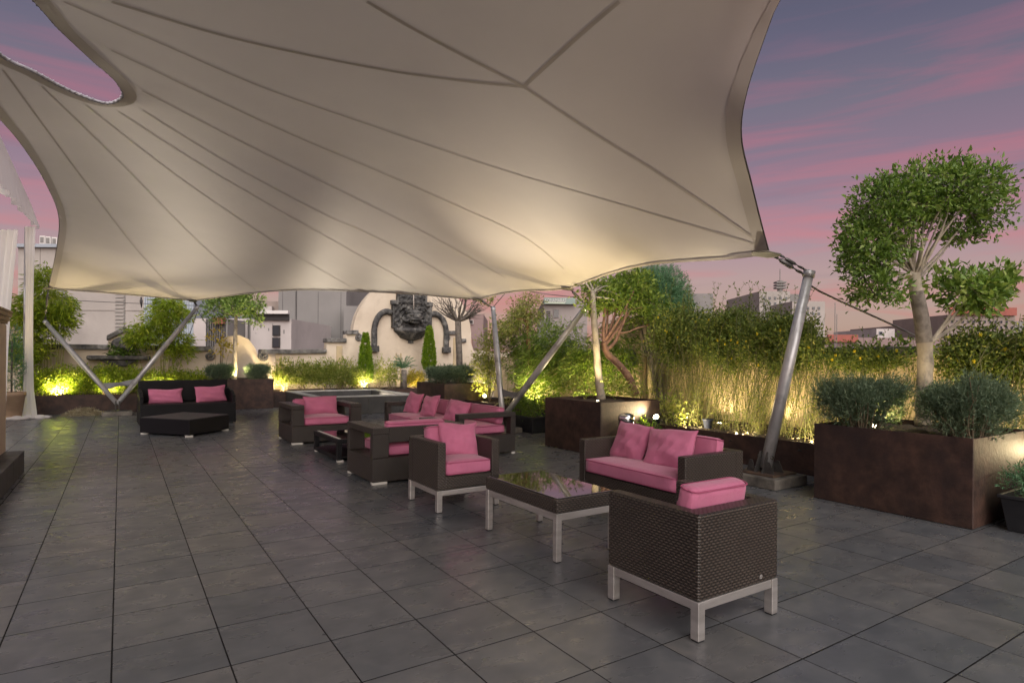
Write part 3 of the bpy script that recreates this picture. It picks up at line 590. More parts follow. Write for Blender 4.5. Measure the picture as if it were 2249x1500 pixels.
def seam(pl, w, nm='seam', drop=0.006):
    q = catmull([np.array((*p, 0.0)) for p in pl], 9); P3 = [hit(p[0], p[1]) for p in q]; P3 = [p for p in P3 if p is not None]
    if len(P3) < 2: return
    P3 = np.array(P3); V = []; F = []
    for i, p in enumerate(P3):
        t = P3[min(i+1, len(P3)-1)]-P3[max(i-1, 0)]; s = np.array((-t[1], t[0], 0)); s /= np.linalg.norm(s)+1e-9
        for o in (-0.5, 0.5):
            v = p+s*w*o; zz = zc(v[:2])[0]; V.append((v[0], v[1], min(zz, p[2]+0.03)-drop))
    for i in range(len(P3)-1): F.append((2*i, 2*i+1, 2*i+3, 2*i+2))
    mb = MB(); mb.add(V, F); child(nm, mb.mesh(nm, smooth=True), MT['membrane_seam'], canopy)
for pl, w in (([(245, 3), (500, 80), (800, 145), (1000, 175), (1150, 190)], 0.036), ([(806, 3), (900, 58), (1000, 112), (1150, 190)], 0.036), ([(1360, 3), (1270, 80), (1150, 190)], 0.036), ([(1150, 190), (1300, 290), (1430, 370), (1550, 450), (1672, 535)], 0.032),
              ([(140, 3), (356, 96), (569, 188), (800, 270), (1100, 372), (1350, 445), (1655, 535)], 0.019), ([(245, 110), (462, 213), (640, 295), (800, 363), (1000, 450), (1150, 520), (1238, 590)], 0.019),
              ([(313, 199), (534, 313), (800, 445), (950, 520), (1110, 610)], 0.019), ([(313, 242), (498, 356), (711, 470), (800, 509), (930, 575), (1040, 645)], 0.019), ([(260, 245), (462, 374), (740, 533), (860, 600), (915, 635)], 0.019),
              ([(189, 231), (391, 388), (605, 533), (700, 590), (770, 630)], 0.019), ([(92, 189), (249, 342), (438, 533), (560, 635)], 0.019), ([(7, 153), (142, 338), (288, 533), (390, 645)], 0.019)):
    seam(pl, w)
def hem(line, w, sgn, nm='hem', drop=0.018):
    V = []; F = []; q = np.array(line)
    for i, p in enumerate(q):
        t = q[min(i+1, len(q)-1)]-q[max(i-1, 0)]; s = np.array((-t[1], t[0])); s /= np.linalg.norm(s)+1e-9
        for o in (0.004, w*0.5, w):
            v = p[:2]+sgn*s*o; zz = p[2] if o < 0.01 else zc(v)[0]; V.append((v[0], v[1], zz-drop))
    for i in range(len(q)-1):
        for j in (0, 1): F.append((3*i+j, 3*i+j+1, 3*i+j+4, 3*i+j+3))
    mb = MB(); mb.add(V, F); child(nm, mb.mesh(nm, smooth=True), MT['membrane_seam'], canopy)
area = sum(LP[i][0]*LP[(i+1) % len(LP)][1]-LP[(i+1) % len(LP)][0]*LP[i][1] for i in range(len(LP)))
sg = 1 if area > 0 else -1
harea = sum(HP[i][0]*HP[(i+1) % len(HP)][1]-HP[(i+1) % len(HP)][0]*HP[i][1] for i in range(len(HP))); hs = -1 if harea > 0 else 1
hem(catmull(eRT, 6), 0.13, sg); hem(catmull(eEL, 6), 0.10, sg)
for e in (eAB, eBC, eCD, eDE): hem(catmull(e, 6), 0.035, sg)
hem(hole+[hole[0]], 0.11, hs)
# edge cables in the hem and lacing round the opening
for e in (eAB, eBC, eCD, eDE, eEL, eRT): child('edge_cable', MB().tube([p-np.array((0, 0, 0.004)) for p in catmull(e, 5)], 0.008, 6).mesh('edge_cable', smooth=True), MT['cable'], canopy)
hp = catmull(hole, 3, True); lac = []; tot = 0
for i in range(len(hp)):
    a, b = hp[i], hp[(i+1) % len(hp)]; d = np.linalg.norm(b-a); m = max(1, int(d/0.012)); t = (b-a)/(d+1e-9); s = np.cross(t, (0, 0, 1)); s /= np.linalg.norm(s)+1e-9
    for k in range(m):
        tot += d/m; ph = tot/0.05*2*math.pi; lac.append(a+(b-a)*k/m+s*0.017*math.cos(ph)+np.array((0, 0, 0.013*math.sin(ph))))
child('rope_lacing', MB().tube(lac, 0.008, 4, cap=False).mesh('rope_lacing', smooth=True), MT['rope'], canopy)
child('ring_cable', MB().tube(hp+[hp[0]], 0.014, 6).mesh('ring_cable', smooth=True), MT['rope'], canopy)
# corner plates and rigging
def corner(p, dirv, size=0.2):
    d = np.array(dirv, float); d /= np.linalg.norm(d); s = np.cross((0, 0, 1), d); s /= np.linalg.norm(s)+1e-9
    V = [p-d*size*0.9+s*0, p-d*size*0.45+s*size*0.5, p+d*size*0.25+s*size*0.42, p+d*size*0.45, p+d*size*0.25-s*size*0.42, p-d*size*0.45-s*size*0.5]
    V2 = [v+np.array((0, 0, -0.03)) for v in V]; k = len(V)
    mb = MB(); mb.add([v+np.array((0, 0, -0.012)) for v in V]+V2, [tuple(range(k)), tuple(range(2*k-1, k-1, -1))]+[(i, (i+1) % k, k+(i+1) % k, k+i) for i in range(k)])
    child('corner_plate', mb.mesh('corner_plate', bevel=0.006), MT['concrete_metal'], canopy)
MT['concrete_metal'] = noisy('grey_corner_plate', (0.16, 0.15, 0.12), (0.24, 0.225, 0.185), 8, 0.5, 0.4, 0.1, 60)
def rig(a, b, r=0.014):
    a = np.array(a, float); b = np.array(b, float); d = b-a; mb = MB(); mb.tube([a, b], r*0.55, 6)
    mb.tube([a+d*0.18, a+d*0.24, a+d*0.5, a+d*0.56], [r*0.8, r*1.7, r*1.7, r*0.8], 8)
    for t in (0.06, 0.72, 0.9):
        c = a+d*t; u = d/np.linalg.norm(d); s = np.cross(u, (0, 0, 1)); s /= np.linalg.norm(s)+1e-9
        mb.tube([c+u*0.035*math.cos(w)*1.3+s*0.02*math.sin(w) for w in np.linspace(0, 2*math.pi, 13)], r*0.5, 5)
    child('turnbuckle', mb.mesh('turnbuckle', smooth=True), MT['cable'], canopy)
for p, o in ((A, (1, -0.3, -0.1)), (B, (1, 0, -0.1)), (Cc, (1, 0.2, -0.1)), (D, (0.1, 1, -0.1)), (E_, (-0.4, 1, -0.1))): corner(p, o, 0.26 if p is A else 0.2)

# ---------------- masts
def gusset(mb, c, d, h, w, th):
    d = np.array(d, float); s = np.array((-d[1], d[0], 0)); c = np.array(c, float)
    V = [c-d*w/2, c+d*w/2, c+d*w*0.12+np.array((0, 0, h)), c-d*w*0.12+np.array((0, 0, h))]
    mb.add([v+s*th/2 for v in V]+[v-s*th/2 for v in V], [(0, 1, 2, 3), (7, 6, 5, 4)]+[(i, 4+i, 4+(i+1) % 4, (i+1) % 4) for i in range(4)])
m1t = dp(1777, 600, 6.75); m1b = dp(1681, 1028, 6.80); f0 = (6.83, 0.72)
ms = empty('canopy_mast', (m1b[0], m1b[1], 0), 'single leaning galvanised mast on a square concrete footing at the right', 'mast', 'masts holding up the canopy')
child('pole', MB().tube([m1b, m1b*0.5+m1t*0.5, m1t], [0.066, 0.064, 0.052], 20).mesh('pole', smooth=True), MT['mast'], ms)
child('pole_collar', MB().tube([m1t-(m1t-m1b)*0.02, m1t+(m1t-m1b)*0.012], 0.064, 16).mesh('pole_collar', smooth=True), MT['mast'], ms)
fb = (m1b[0]+0.03, m1b[1]+0.0)
child('footing', MB().box((fb[0]-0.30, fb[1]-0.30, 0.0), (fb[0]+0.30, fb[1]+0.30, 0.115)).mesh('footing', bevel=0.012), MT['concrete'], ms)
child('base_plate', MB().box((fb[0]-0.22, fb[1]-0.22, 0.116), (fb[0]+0.22, fb[1]+0.22, 0.136)).mesh('base_plate', bevel=0.003), MT['rust'], ms)
for s in (-1, 1):
    mb = MB(); gusset(mb, (m1b[0], m1b[1]+s*0.045, 0.134), (1, 0, 0), 0.23, 0.28, 0.016); child('gusset', mb.mesh('gusset'), MT['iron'], ms)
    mb = MB(); gusset(mb, (m1b[0]+s*0.09, m1b[1]-0.09, 0.134), (0, 1, 0), 0.13, 0.16, 0.012); child('gusset', mb.mesh('gusset'), MT['iron'], ms)
    mb = MB(); gusset(mb, (m1b[0]+s*0.09, m1b[1]+0.12, 0.134), (0, 1, 0), 0.13, 0.12, 0.012); child('gusset', mb.mesh('gusset'), MT['iron'], ms)
child('hinge_pin', MB().tube([(m1b[0], m1b[1]-0.09, 0.3), (m1b[0], m1b[1]+0.09, 0.3)], 0.022, 10).mesh('hinge_pin', smooth=True), MT['iron'], ms)
rig(A+np.array((0.06, 0, -0.02)), m1t+np.array((0, 0, -0.05)), 0.016); rig(P(1712, 560, 6.62), m1t+np.array((0, 0, 0.01)), 0.010)
def cable(pts, r, label, name='stay_cable'):
    o = put(name, MB().tube(catmull(pts, 4), r, 6).mesh(name, smooth=True), MT['cable']); return tag(o, label, 'cable')
cable([m1t-np.array((0, 0, 0.06)), dp(1800, 640, 6.9), onx(2012, 738, 8.96), onx(2090, 790, 8.98)], 0.012, 'dark stay cable from the leaning mast down to the right wall')
def vmast(base, tl, tr, label, foot=0.0):
    base = np.array(base, float); e = empty('canopy_mast', (base[0], base[1], 0), label, 'mast', 'masts holding up the canopy')
    zf = 0.10+foot
    child('footing', MB().box((base[0]-0.30, base[1]-0.22, 0), (base[0]+0.30, base[1]+0.22, zf)).mesh('footing', bevel=0.012), MT['concrete'], e)
    child('base_plate', MB().box((base[0]-0.2, base[1]-0.15, zf+0.001), (base[0]+0.2, base[1]+0.15, zf+0.018)).mesh('base_plate'), MT['iron'], e)
    for s in (-1, 1):
        child('clevis', MB().box((base[0]+s*0.035-0.012, base[1]-0.07, zf+0.017), (base[0]+s*0.035+0.012, base[1]+0.07, zf+0.24)).mesh('clevis', bevel=0.004), MT['iron'], e)
    b = base+np.array((0, 0, zf+0.17))
    for tp in (tl, tr):
        child('leg_pole', MB().tube([b, b*0.5+tp*0.5, tp], [0.05, 0.062, 0.045], 16).mesh('leg_pole', smooth=True), MT['mast'], e)
        child('pole_collar', MB().tube([tp-(tp-b)*0.03, tp+(tp-b)*0.006], 0.052, 14).mesh('pole_collar', smooth=True), MT['mast'], e)
    a1, a2 = b+(tl-b)*0.17, b+(tr-b)*0.17; c1_, c2_ = b+(tl-b)*0.25, b+(tr-b)*0.25; md = np.array((0, 0, 0.05))
    V = [a1, (a1+a2)/2+md, a2, c2_, (c1_+c2_)/2-md*0.9, c1_]; nrm = np.cross(tl-b, tr-b); nrm /= np.linalg.norm(nrm); k = 6
    mb = MB(); mb.add([v+nrm*0.008 for v in V]+[v-nrm*0.008 for v in V], [tuple(range(k)), tuple(range(2*k-1, k-1, -1))]+[(i, k+i, k+(i+1) % k, (i+1) % k) for i in range(k)])
    child('web_plate', mb.mesh('web_plate'), MT['web'], e); return e
v3l, v3r = dp(99, 706, 14.0), dp(434, 674, 15.4); v2l, v2r = dp(1083, 677, 12.8), dp(1288, 672, 10.6)
vmast((0.42, 13.42, 0), v3l, v3r, 'V shaped twin mast on a footing behind the black sofa')
vmast((6.50, 6.15, 0), v2l, v2r, 'V shaped twin mast rising from behind the three seat sofa')
rig(D+np.array((0.02, 0.02, -0.02)), v3r); rig(E_, v3l); rig(Cc, v2l); rig(B, v2r)
cable([v3r-np.array((0, 0, 0.1)), ony(408, 760, 15.15)], 0.008, 'thin stay cable dropping from the right leg of the left mast'); cable([v3r-np.array((0, 0, 0.1)), ony(488, 765, 15.16)], 0.008, 'thin stay cable slanting right from the left mast to the wall')
cable([v2l+np.array((0, 0, 0.02)), dp(1113, 640, 12.1)], 0.008, 'thin cable from the bamboo side mast up to the canopy edge')
cable([dp(1155, 638, 11.3), dp(1200, 646, 11.6), dp(1275, 654, 11.0)], 0.007, 'thin cable slung under the canopy edge between the far mast tops')

# ================================================================== things: furniture
def cushion_mesh(w, d, h, r=0.035, bulge=0.015, cuts=11, seed=0):
    bm = bmesh.new(); bmesh.ops.create_cube(bm, size=2); bmesh.ops.subdivide_edges(bm, edges=bm.edges[:], cuts=cuts, use_grid_fill=True)
    hf = Vector((w/2, d/2, h/2)); r = min(r, h/2*0.98); rg = random.Random(seed); ph = [rg.uniform(0, 6) for _ in range(4)]
    for v in bm.verts:
        p = v.co.copy(); q = Vector([math.copysign(abs(p[i])**0.75, p[i])*hf[i] for i in range(3)]); i_ = Vector([max(-(hf[k]-r), min(hf[k]-r, q[k])) for k in range(3)]); dd = q-i_
        if dd.length > 1e-9: q = i_+dd.normalized()*r
        b = max(0, 1-(q.x/hf.x)**2)*max(0, 1-(q.y/hf.y)**2)
        q.z += math.copysign(bulge*b, p.z) if abs(p.z) > 0.3 else 0
        q.y += 0.004*math.sin(q.x*19+ph[0])*(abs(p.y) > 0.9); q.z += 0.003*math.sin(q.x*13+ph[1])*math.sin(q.y*11+ph[2])
        v.co = q
    me = bpy.data.meshes.new('cushion'); bm.to_mesh(me); bm.free(); me.polygons.foreach_set('use_smooth', [True]*len(me.polygons)); return me
def piping_mesh(w, d, h, r=0.035, rad=0.0045):
    mb = MB()
    for z in (h/2-r*0.33, -h/2+r*0.33):
        pts = []
        for cx_, cy_, a0 in ((w/2-r, d/2-r, 0), (-w/2+r, d/2-r, 90), (-w/2+r, -d/2+r, 180), (w/2-r, -d/2+r, 270)):
            for k in range(5): a = R_(a0+k*22.5); pts.append((cx_+(r*0.97)*math.cos(a), cy_+(r*0.97)*math.sin(a), z))
        mb.tube(pts+[pts[0]], rad, 5)
    return mb.mesh('piping', smooth=True)
def pillow_mesh(w, h, t, seed=0, n=20):
    rg = random.Random(seed); ph = [rg.uniform(0, 6) for _ in range(8)]; V = []; F = []
    for s in (-1, 1):
        for i in range(n+1):
            for j in range(n+1):
                u = math.sin((i/n-0.5)*math.pi); v = math.sin((j/n-0.5)*math.pi)
                th = t/2*(max(0, (1-u*u))*max(0, (1-v*v)))**0.42
                x = w/2*u*(1-0.075*(1-v*v)); z = h/2*v*(1-0.075*(1-u*u))
                edge = (1-abs(u))*(1-abs(v)); th *= 1+0.12*math.sin(u*5+v*3+ph[0])+0.10*math.sin(v*9+ph[1]+u*2)+0.07*math.sin(u*14+ph[2]-v*6)-0.10*math.exp(-((u*0.8+v*0.6+0.2*math.sin(ph[6]))**2)*60)
                if th > 0: th += 0.004*math.sin(u*26+ph[3]+4*v)*math.exp(-abs(v)*1.5)*(edge > 0.02)
                x += 0.006*math.sin(v*4+ph[4]); z += 0.007*math.sin(u*4+ph[5]); V.append((x, s*th, z))
    m = (n+1)**2
    for i in range(n):
        for j in range(n):
            a = i*(n+1)+j; F.append((a, a+n+1, a+n+2, a+1)); F.append((m+a, m+a+1, m+a+n+2, m+a+n+1))
    mb = MB(); mb.add(V, F); me = mb.mesh('pillow', smooth=True)
    bm = bmesh.new(); bm.from_mesh(me); bmesh.ops.remove_doubles(bm, verts=bm.verts, dist=1e-5); bmesh.ops.recalc_face_normals(bm, faces=bm.faces); bm.to_mesh(me); bm.free()
    me.polygons.foreach_set('use_smooth', [True]*len(me.polygons)); return me
def pillow(loc, w, h, t, rz, lean, label, seed, roll=0.0, group='pink scatter pillows'):
    o = put('scatter_pillow', pillow_mesh(w, h, t, seed), MT['pink'])
    rim = []
    for q in range(64):
        t_ = q/64*4; sd_ = int(t_); f_ = t_-sd_; u_ = math.sin((f_-0.5)*math.pi); u, v = ((u_, -1), (1, u_), (-u_, 1), (-1, -u_))[sd_]; rg = random.Random(seed); ph = [rg.uniform(0, 6) for _ in range(8)]
        rim.append((w/2*u*(1-0.075*(1-v*v))+0.006*math.sin(v*4+ph[4]), 0, h/2*v*(1-0.075*(1-u*u))+0.007*math.sin(u*4+ph[5])))
    put('edge_seam', MB().tube(rim+[rim[0]], 0.004, 5).mesh('edge_seam', smooth=True), MT['pink_pipe2'], o)
    m = Matrix.Rotation(rz, 4, 'Z') @ Matrix.Rotation(lean, 4, 'X') @ Matrix.Rotation(roll, 4, 'Y')
    m.translation = Vector(loc); o.matrix_world = m
    return tag(o, label, 'pillow', group)
def part(par, nm, mb, mat, bevel=0.01, uv=True, seg=2): return put(nm, mb.mesh(nm, bevel=bevel, uv=uv, seg=seg), mat, par)
def cush(par, nm, w, d, h, loc, rot=(0, 0, 0), seed=0, bulge=0.015, r=0.035):
    o = put(nm, cushion_mesh(w, d, h, r, bulge, seed=seed), MT['pink'], par, loc, rot); put('piping', piping_mesh(w, d, h, r), MT['pink_pipe'], o); return o
def club_seat(loc, w, d, rz, label, cat, nseat=1, group=None, back_lift=0.02, seed=0):
    e = empty('wicker_'+cat, (loc[0], loc[1], 0), label, cat, group, rz); W2, D2 = w/2, d/2; H = 0.63; ta = 0.085; tb = 0.11; wk = MT['wicker']
    part(e, 'seat_base', MB().box((-W2+ta-0.004, -D2+0.006, 0.203), (W2-ta+0.004, D2-0.01, 0.325)), wk, 0.012)
    for s in (-1, 1):
        x0, x1 = (-W2, -W2+ta) if s < 0 else (W2-ta, W2); part(e, 'arm', MB().box((x0+(0.001 if s < 0 else 0), -D2, 0.201), (x1-(0.001 if s > 0 else 0), D2-tb+0.02, H-0.002)), wk, 0.012, seg=3)
    part(e, 'backrest', MB().box((-W2, D2-tb, 0.2), (W2, D2, H-0.001)), wk, 0.014, seg=3)
    for sx in (-1, 1):
        for sy in (-1, 1):
            x = sx*(W2-0.025); y = sy*(D2-0.025)
            lg = part(e, 'leg', MB().box((x-0.025, y-0.025, 0.008), (x+0.025, y+0.025, 0.199)), MT['steel'], 0.003); part(lg, 'foot_pad', MB().box((x-0.022, y-0.022, 0.0), (x+0.022, y+0.022, 0.0085)), MT['rubber'], 0.002)
    for sy in (-1, 1): part(e, 'rail', MB().box((-W2+0.0505, sy*(D2-0.025)-0.02, 0.152), (W2-0.0505, sy*(D2-0.025)+0.02, 0.198)), MT['steel'], 0.003)
    for sx in (-1, 1): part(e, 'rail', MB().box((sx*(W2-0.025)-0.02, -D2+0.0505, 0.152), (sx*(W2-0.025)+0.02, D2-0.0505, 0.198)), MT['steel'], 0.003)
    iw = w-2*ta-0.012; sd = d-tb-0.03; ch = 0.125
    for k in range(1):
        cush(e, 'seat_cushion', iw, sd, ch, (0, -D2+sd/2-0.008, 0.327+ch/2), seed=seed+k, bulge=0.018)
    for k in range(nseat):
        bw = iw/nseat-0.008; cush(e, 'back_cushion', bw, 0.12, 0.25, (-iw/2+iw/nseat*(k+0.5), D2-tb-0.075, 0.46+0.125+back_lift), (R_(-10), 0, 0), seed=seed+7+k, bulge=0.0, r=0.045)
    return e
c1o = club_seat((3.178, -1.115), 0.65, 0.655, math.pi, 'brown wicker armchair on steel legs nearest the camera, seen from behind', 'armchair', group='wicker armchairs on steel legs', seed=1)
put('maker_badge', MB().lathe([(0.011, 0), (0.013, 0.002), (0.009, 0.003)], n=14).mesh('maker_badge'), MT['steel'], c1o, (-0.17, 0.3285, 0.235), (R_(-90), 0, 0))
club_seat((3.178, 1.775), 0.65, 0.65, 0, 'brown wicker armchair on steel legs facing the glass coffee table', 'armchair', group='wicker armchairs on steel legs', seed=2)
club_seat((4.53, 0.43), 1.30, 0.72, R_(-90), 'brown wicker loveseat with long pink seat cushion by the leaning mast', 'sofa', nseat=2, seed=3)
pillow((3.24, 1.79, 0.60), 0.39, 0.33, 0.15, R_(-8), R_(-20), 'plump square pink pillow in the armchair facing the coffee table', 11, R_(3))
pillow((3.19, -1.16, 0.565), 0.36, 0.26, 0.12, R_(180), R_(-24), 'pink pillow almost hidden inside the nearest armchair', 12)
pillow((4.56, 0.78, 0.605), 0.46, 0.37, 0.15, R_(-92), R_(-22), 'square pink pillow at the left end of the loveseat', 13, R_(2))
pillow((4.54, 0.28, 0.60), 0.50, 0.38, 0.15, R_(-84), R_(-24), 'square pink pillow at the right end of the loveseat', 14, R_(-3))
# glass coffee table
ct = empty('coffee_table', (3.235, 0.32, 0), 'wicker coffee table with glass top and steel legs between two armchairs', 'table')
w2, d2, H = 0.272, 0.475, 0.43
mb = MB(); fr = 0.045
for a, b in (((-w2, -d2, 0.335), (w2, -d2+fr, H)), ((-w2, d2-fr, 0.335), (w2, d2, H)), ((-w2, -d2+fr, 0.336), (-w2+fr, d2-fr, H-0.001)), ((w2-fr, -d2+fr, 0.336), (w2, d2-fr, H-0.001))): part(ct, 'woven_apron', MB().box(a, b), MT['wicker'], 0.008)
part(ct, 'glass_top', MB().box((-w2+0.018, -d2+0.018, H+0.001), (w2-0.018, d2-0.018, H+0.009)), MT['glass_top'], 0.002)
part(ct, 'inner_panel', MB().box((-w2+fr, -d2+fr, 0.38), (w2-fr, d2-fr, 0.40)), MT['wicker_fine'], 0)
for sx in (-1, 1):
    for sy in (-1, 1):
        x = sx*(w2-0.022); y = sy*(d2-0.022); lg = part(ct, 'leg', MB().box((x-0.022, y-0.022, 0.008), (x+0.022, y+0.022, 0.333)), MT['steel'], 0.003); part(lg, 'foot_pad', MB().box((x-0.019, y-0.019, 0), (x+0.019, y+0.019, 0.0085)), MT['rubber'], 0.002)
for sy in (-1, 1): part(ct, 'rail', MB().box((-w2+0.0445, sy*(d2-0.022)-0.018, 0.286), (w2-0.0445, sy*(d2-0.022)+0.018, 0.333)), MT['steel'], 0.003)
for sx in (-1, 1): part(ct, 'rail', MB().box((sx*(w2-0.022)-0.018, -d2+0.0445, 0.286), (sx*(w2-0.022)+0.018, d2-0.0445, 0.333)), MT['steel'], 0.003)
def open_seat(loc, w, d, rz, label, cat, aw=0.19, H=0.62, nseat=1, nback=1, group=None, seed=0, backz=(0.45, 0.60)):
    e = empty('open_arm_'+cat, (loc[0], loc[1], 0), label, cat, group, rz); W2, D2 = w/2, d/2; wk = MT['wicker_fine']; bz = 0.29
    part(e, 'seat_base', MB().box((-W2+0.003, -D2+0.003, 0.028), (W2-0.003, D2-0.003, bz)), wk, 0.008)
    for s in (-1, 1):
        x0, x1 = (-W2, -W2+aw) if s < 0 else (W2-aw, W2)
        part(e, 'armrest', MB().box((x0, -D2, H-0.07), (x1, D2, H)), wk, 0.008)
        part(e, 'arm_post', MB().box((x0+0.001, -D2+0.001, bz+0.001), (x1-0.001, -D2+0.085, H-0.071)), wk, 0.006); part(e, 'arm_post', MB().box((x0+0.001, D2-0.085, bz+0.001), (x1-0.001, D2-0.001, H-0.071)), wk, 0.006)
    part(e, 'backrest', MB().box((-W2+aw+0.001, D2-0.08, backz[0]), (W2-aw-0.001, D2-0.002, H-0.002)), wk, 0.008)
    for sx in (-1, 1):
        for sy in (-1, 1): x = sx*(W2-0.09); y = sy*(D2-0.035); part(e, 'foot', MB().box((x-0.085, y-0.03, 0), (x+0.085, y+0.03, 0.0275)), MT['foot'], 0.003)
    iw = w-2*aw-0.01; sd = d-0.10
    for k in range(nseat): cush(e, 'seat_cushion', iw/nseat-0.006, sd, 0.125, (-iw/2+iw/nseat*(k+0.5), -D2+sd/2+0.012, bz+0.0635), seed=seed+k, bulge=0.02, r=0.045)
    for k in range(nback): cush(e, 'back_cushion', iw/nback-0.008, 0.13, 0.26, (-iw/2+iw/nback*(k+0.5), D2-0.165, bz+0.126+0.13), (R_(-10), 0, 0), seed=seed+5+k, bulge=0.0, r=0.05)
    return e
open_seat((3.32, 6.95), 1.13, 0.98, 0, 'dark wicker armchair with wide flat arms facing the low table, far left', 'armchair', group='dark wicker armchairs with open arms', seed=21)
open_seat((3.34, 3.33), 1.13, 0.88, math.pi, 'dark wicker armchair with wide flat arms seen from behind', 'armchair', group='dark wicker armchairs with open arms', seed=23)
open_seat((4.88, 5.38), 2.82, 0.94, R_(-90), 'long dark wicker three seat sofa with open arms and pink cushions', 'sofa', aw=0.13, H=0.61, nseat=3, nback=3, seed=26)
pillow((3.36, 7.02, 0.57), 0.58, 0.32, 0.15, R_(2), R_(-16), 'pink rectangular pillow in the far left open arm armchair', 31)
pillow((4.80, 6.40, 0.595), 0.42, 0.38, 0.15, R_(-78), R_(-20), 'square pink pillow at the far end of the three seat sofa', 32, R_(5))
pillow((4.83, 5.80, 0.585), 0.42, 0.37, 0.15, R_(-82), R_(-22), 'square pink pillow in the middle of the three seat sofa', 33, R_(-4))
pillow((4.80, 4.78, 0.575), 0.44, 0.36, 0.15, R_(-70), R_(-24), 'square pink pillow at the near end of the three seat sofa', 34, R_(6))
# low open table
lt = empty('low_table', (3.37, 5.08, 0), 'low black open framed table with dark glass top between the armchairs', 'table')
w2, d2, H = 0.49, 0.58, 0.305
for sx in (-1, 1):
    part(lt, 'side_beam', MB().box((sx*(w2-0.035)-0.035, -d2, H-0.06), (sx*(w2-0.035)+0.035, d2, H)), MT['wicker_black'], 0.005); part(lt, 'lower_beam', MB().box((sx*(w2-0.035)-0.034, -d2+0.001, 0.028), (sx*(w2-0.035)+0.034, d2-0.001, 0.085)), MT['wicker_black'], 0.005)
for sy in (-1, 1):
    part(lt, 'end_beam', MB().box((-w2+0.071, sy*(d2-0.035)-0.034, H-0.06), (w2-0.071, sy*(d2-0.035)+0.034, H-0.001)), MT['wicker_black'], 0.005)
    for sx in (-1, 1):
        part(lt, 'post', MB().box((sx*(w2-0.035)-0.033, sy*(d2-0.035)-0.033, 0.086), (sx*(w2-0.035)+0.033, sy*(d2-0.035)+0.033, H-0.0605)), MT['wicker_black'], 0.004); part(lt, 'foot', MB().box((sx*(w2-0.05)-0.04, sy*(d2-0.04)-0.035, 0), (sx*(w2-0.05)+0.04, sy*(d2-0.04)+0.035, 0.0275)), MT['foot'], 0.003)
part(lt, 'glass_top', MB().box((-w2+0.071, -d2+0.071, H-0.02), (w2-0.071, d2-0.071, H-0.006)), MT['glass_top'], 0.001); part(lt, 'shelf', MB().box((-w2+0.071, -d2+0.02, 0.05), (w2-0.071, d2-0.02, 0.075)), MT['wicker_black'], 0.003)
for k in range(46):   # pale cord binding along the left rim
    y = -d2+0.06+k*(2*d2-0.12)/45; part(lt, 'cord_wrap', MB().box((-w2+0.036, y-0.006, H+0.0005), (-w2+0.068, y+0.006, H+0.004)), MT['foot'], 0, uv=False)
# green bottle standing on the low table
bt = empty('glass_bottle', (3.26, 4.72, 0.299), 'small lime green bottle on the low black table', 'bottle')
put('bottle_body', MB().lathe([(0.025, 0), (0.03, 0.01), (0.03, 0.10), (0.012, 0.14), (0.011, 0.18)], n=14).mesh('bottle_body', smooth=True), plain('lime_glass', (0.35, 0.5, 0.03), 0.15), bt); put('bottle_cap', MB().lathe([(0.013, 0.181), (0.013, 0.2)], n=10).mesh('bottle_cap'), MT['foot'], bt)
# black wicker sofa and its corner ottoman
bk = empty('black_wicker_sofa', (1.64, 10.78, 0), 'high backed black wicker sofa with two pink pillows at the far left', 'sofa', rz=R_(2))
w2, d2 = 0.86, 0.47; wb = MT['wicker_black']
part(bk, 'seat_base', MB().box((-w2, -d2, 0.03), (w2, d2, 0.44)), wb, 0.012); part(bk, 'backrest', MB().box((-w2+0.02, d2-0.10, 0.441), (w2-0.02, d2, 0.885)), wb, 0.02)
for s in (-1, 1):
    x0, x1 = (-w2, -w2+0.06) if s < 0 else (w2-0.06, w2); mb = MB(); V = [(-d2+0.05, 0.442), (d2-0.1, 0.442), (d2-0.1, 0.72), (-d2+0.3, 0.68), (-d2+0.05, 0.58)]
    n5 = len(V); mb.add([(x0, y, z) for y, z in V]+[(x1, y, z) for y, z in V], [tuple(range(n5)), tuple(range(2*n5-1, n5-1, -1))]+[(i, n5+i, n5+(i+1) % n5, (i+1) % n5)[::-1] for i in range(n5)]); part(bk, 'arm', mb, wb, 0.008)
    for sy in (-1, 1): part(bk, 'foot', MB().box((s*(w2-0.1)-0.05, sy*(d2-0.06)-0.04, 0), (s*(w2-0.1)+0.05, sy*(d2-0.06)+0.04, 0.0295)), MT['black_plastic'], 0.003)
pillow((1.25, 10.72, 0.575), 0.62, 0.30, 0.15, R_(2), R_(-14), 'left pink rectangular pillow on the black sofa', 41); pillow((2.08, 10.74, 0.60), 0.60, 0.34, 0.15, R_(5), R_(-14), 'right pink rectangular pillow on the black sofa', 42, R_(-3))
ot = empty('wicker_ottoman', (1.48, 9.15, 0), 'low angular black wicker ottoman before the black sofa', 'ottoman')
pl = [(0.77, 9.16), (1.475, 8.28), (2.20, 9.02), (1.52, 9.98)]; pl = [(x-1.48, y-9.15) for x, y in pl]
mb = MB(); mb.add([(x, y, 0.03) for x, y in pl]+[(x, y, 0.295) for x, y in pl], [(3, 2, 1, 0), (4, 5, 6, 7)]+[(i, (i+1) % 4, 4+(i+1) % 4, 4+i) for i in range(4)]); part(ot, 'body', mb, wb, 0.01)
mb = MB(); q = [(x*0.985, y*0.985) for x, y in pl]; mb.add([(x, y, 0.2955) for x, y in q]+[(x, y, 0.305) for x, y in q], [(3, 2, 1, 0), (4, 5, 6, 7)]+[(i, (i+1) % 4, 4+(i+1) % 4, 4+i) for i in range(4)]); part(ot, 'top_panel', mb, noisy('grey_woven_top', (0.035, 0.034, 0.034), (0.06, 0.058, 0.056), 60, 0.6, 0, 0.3, 200, 0.002), 0.003)
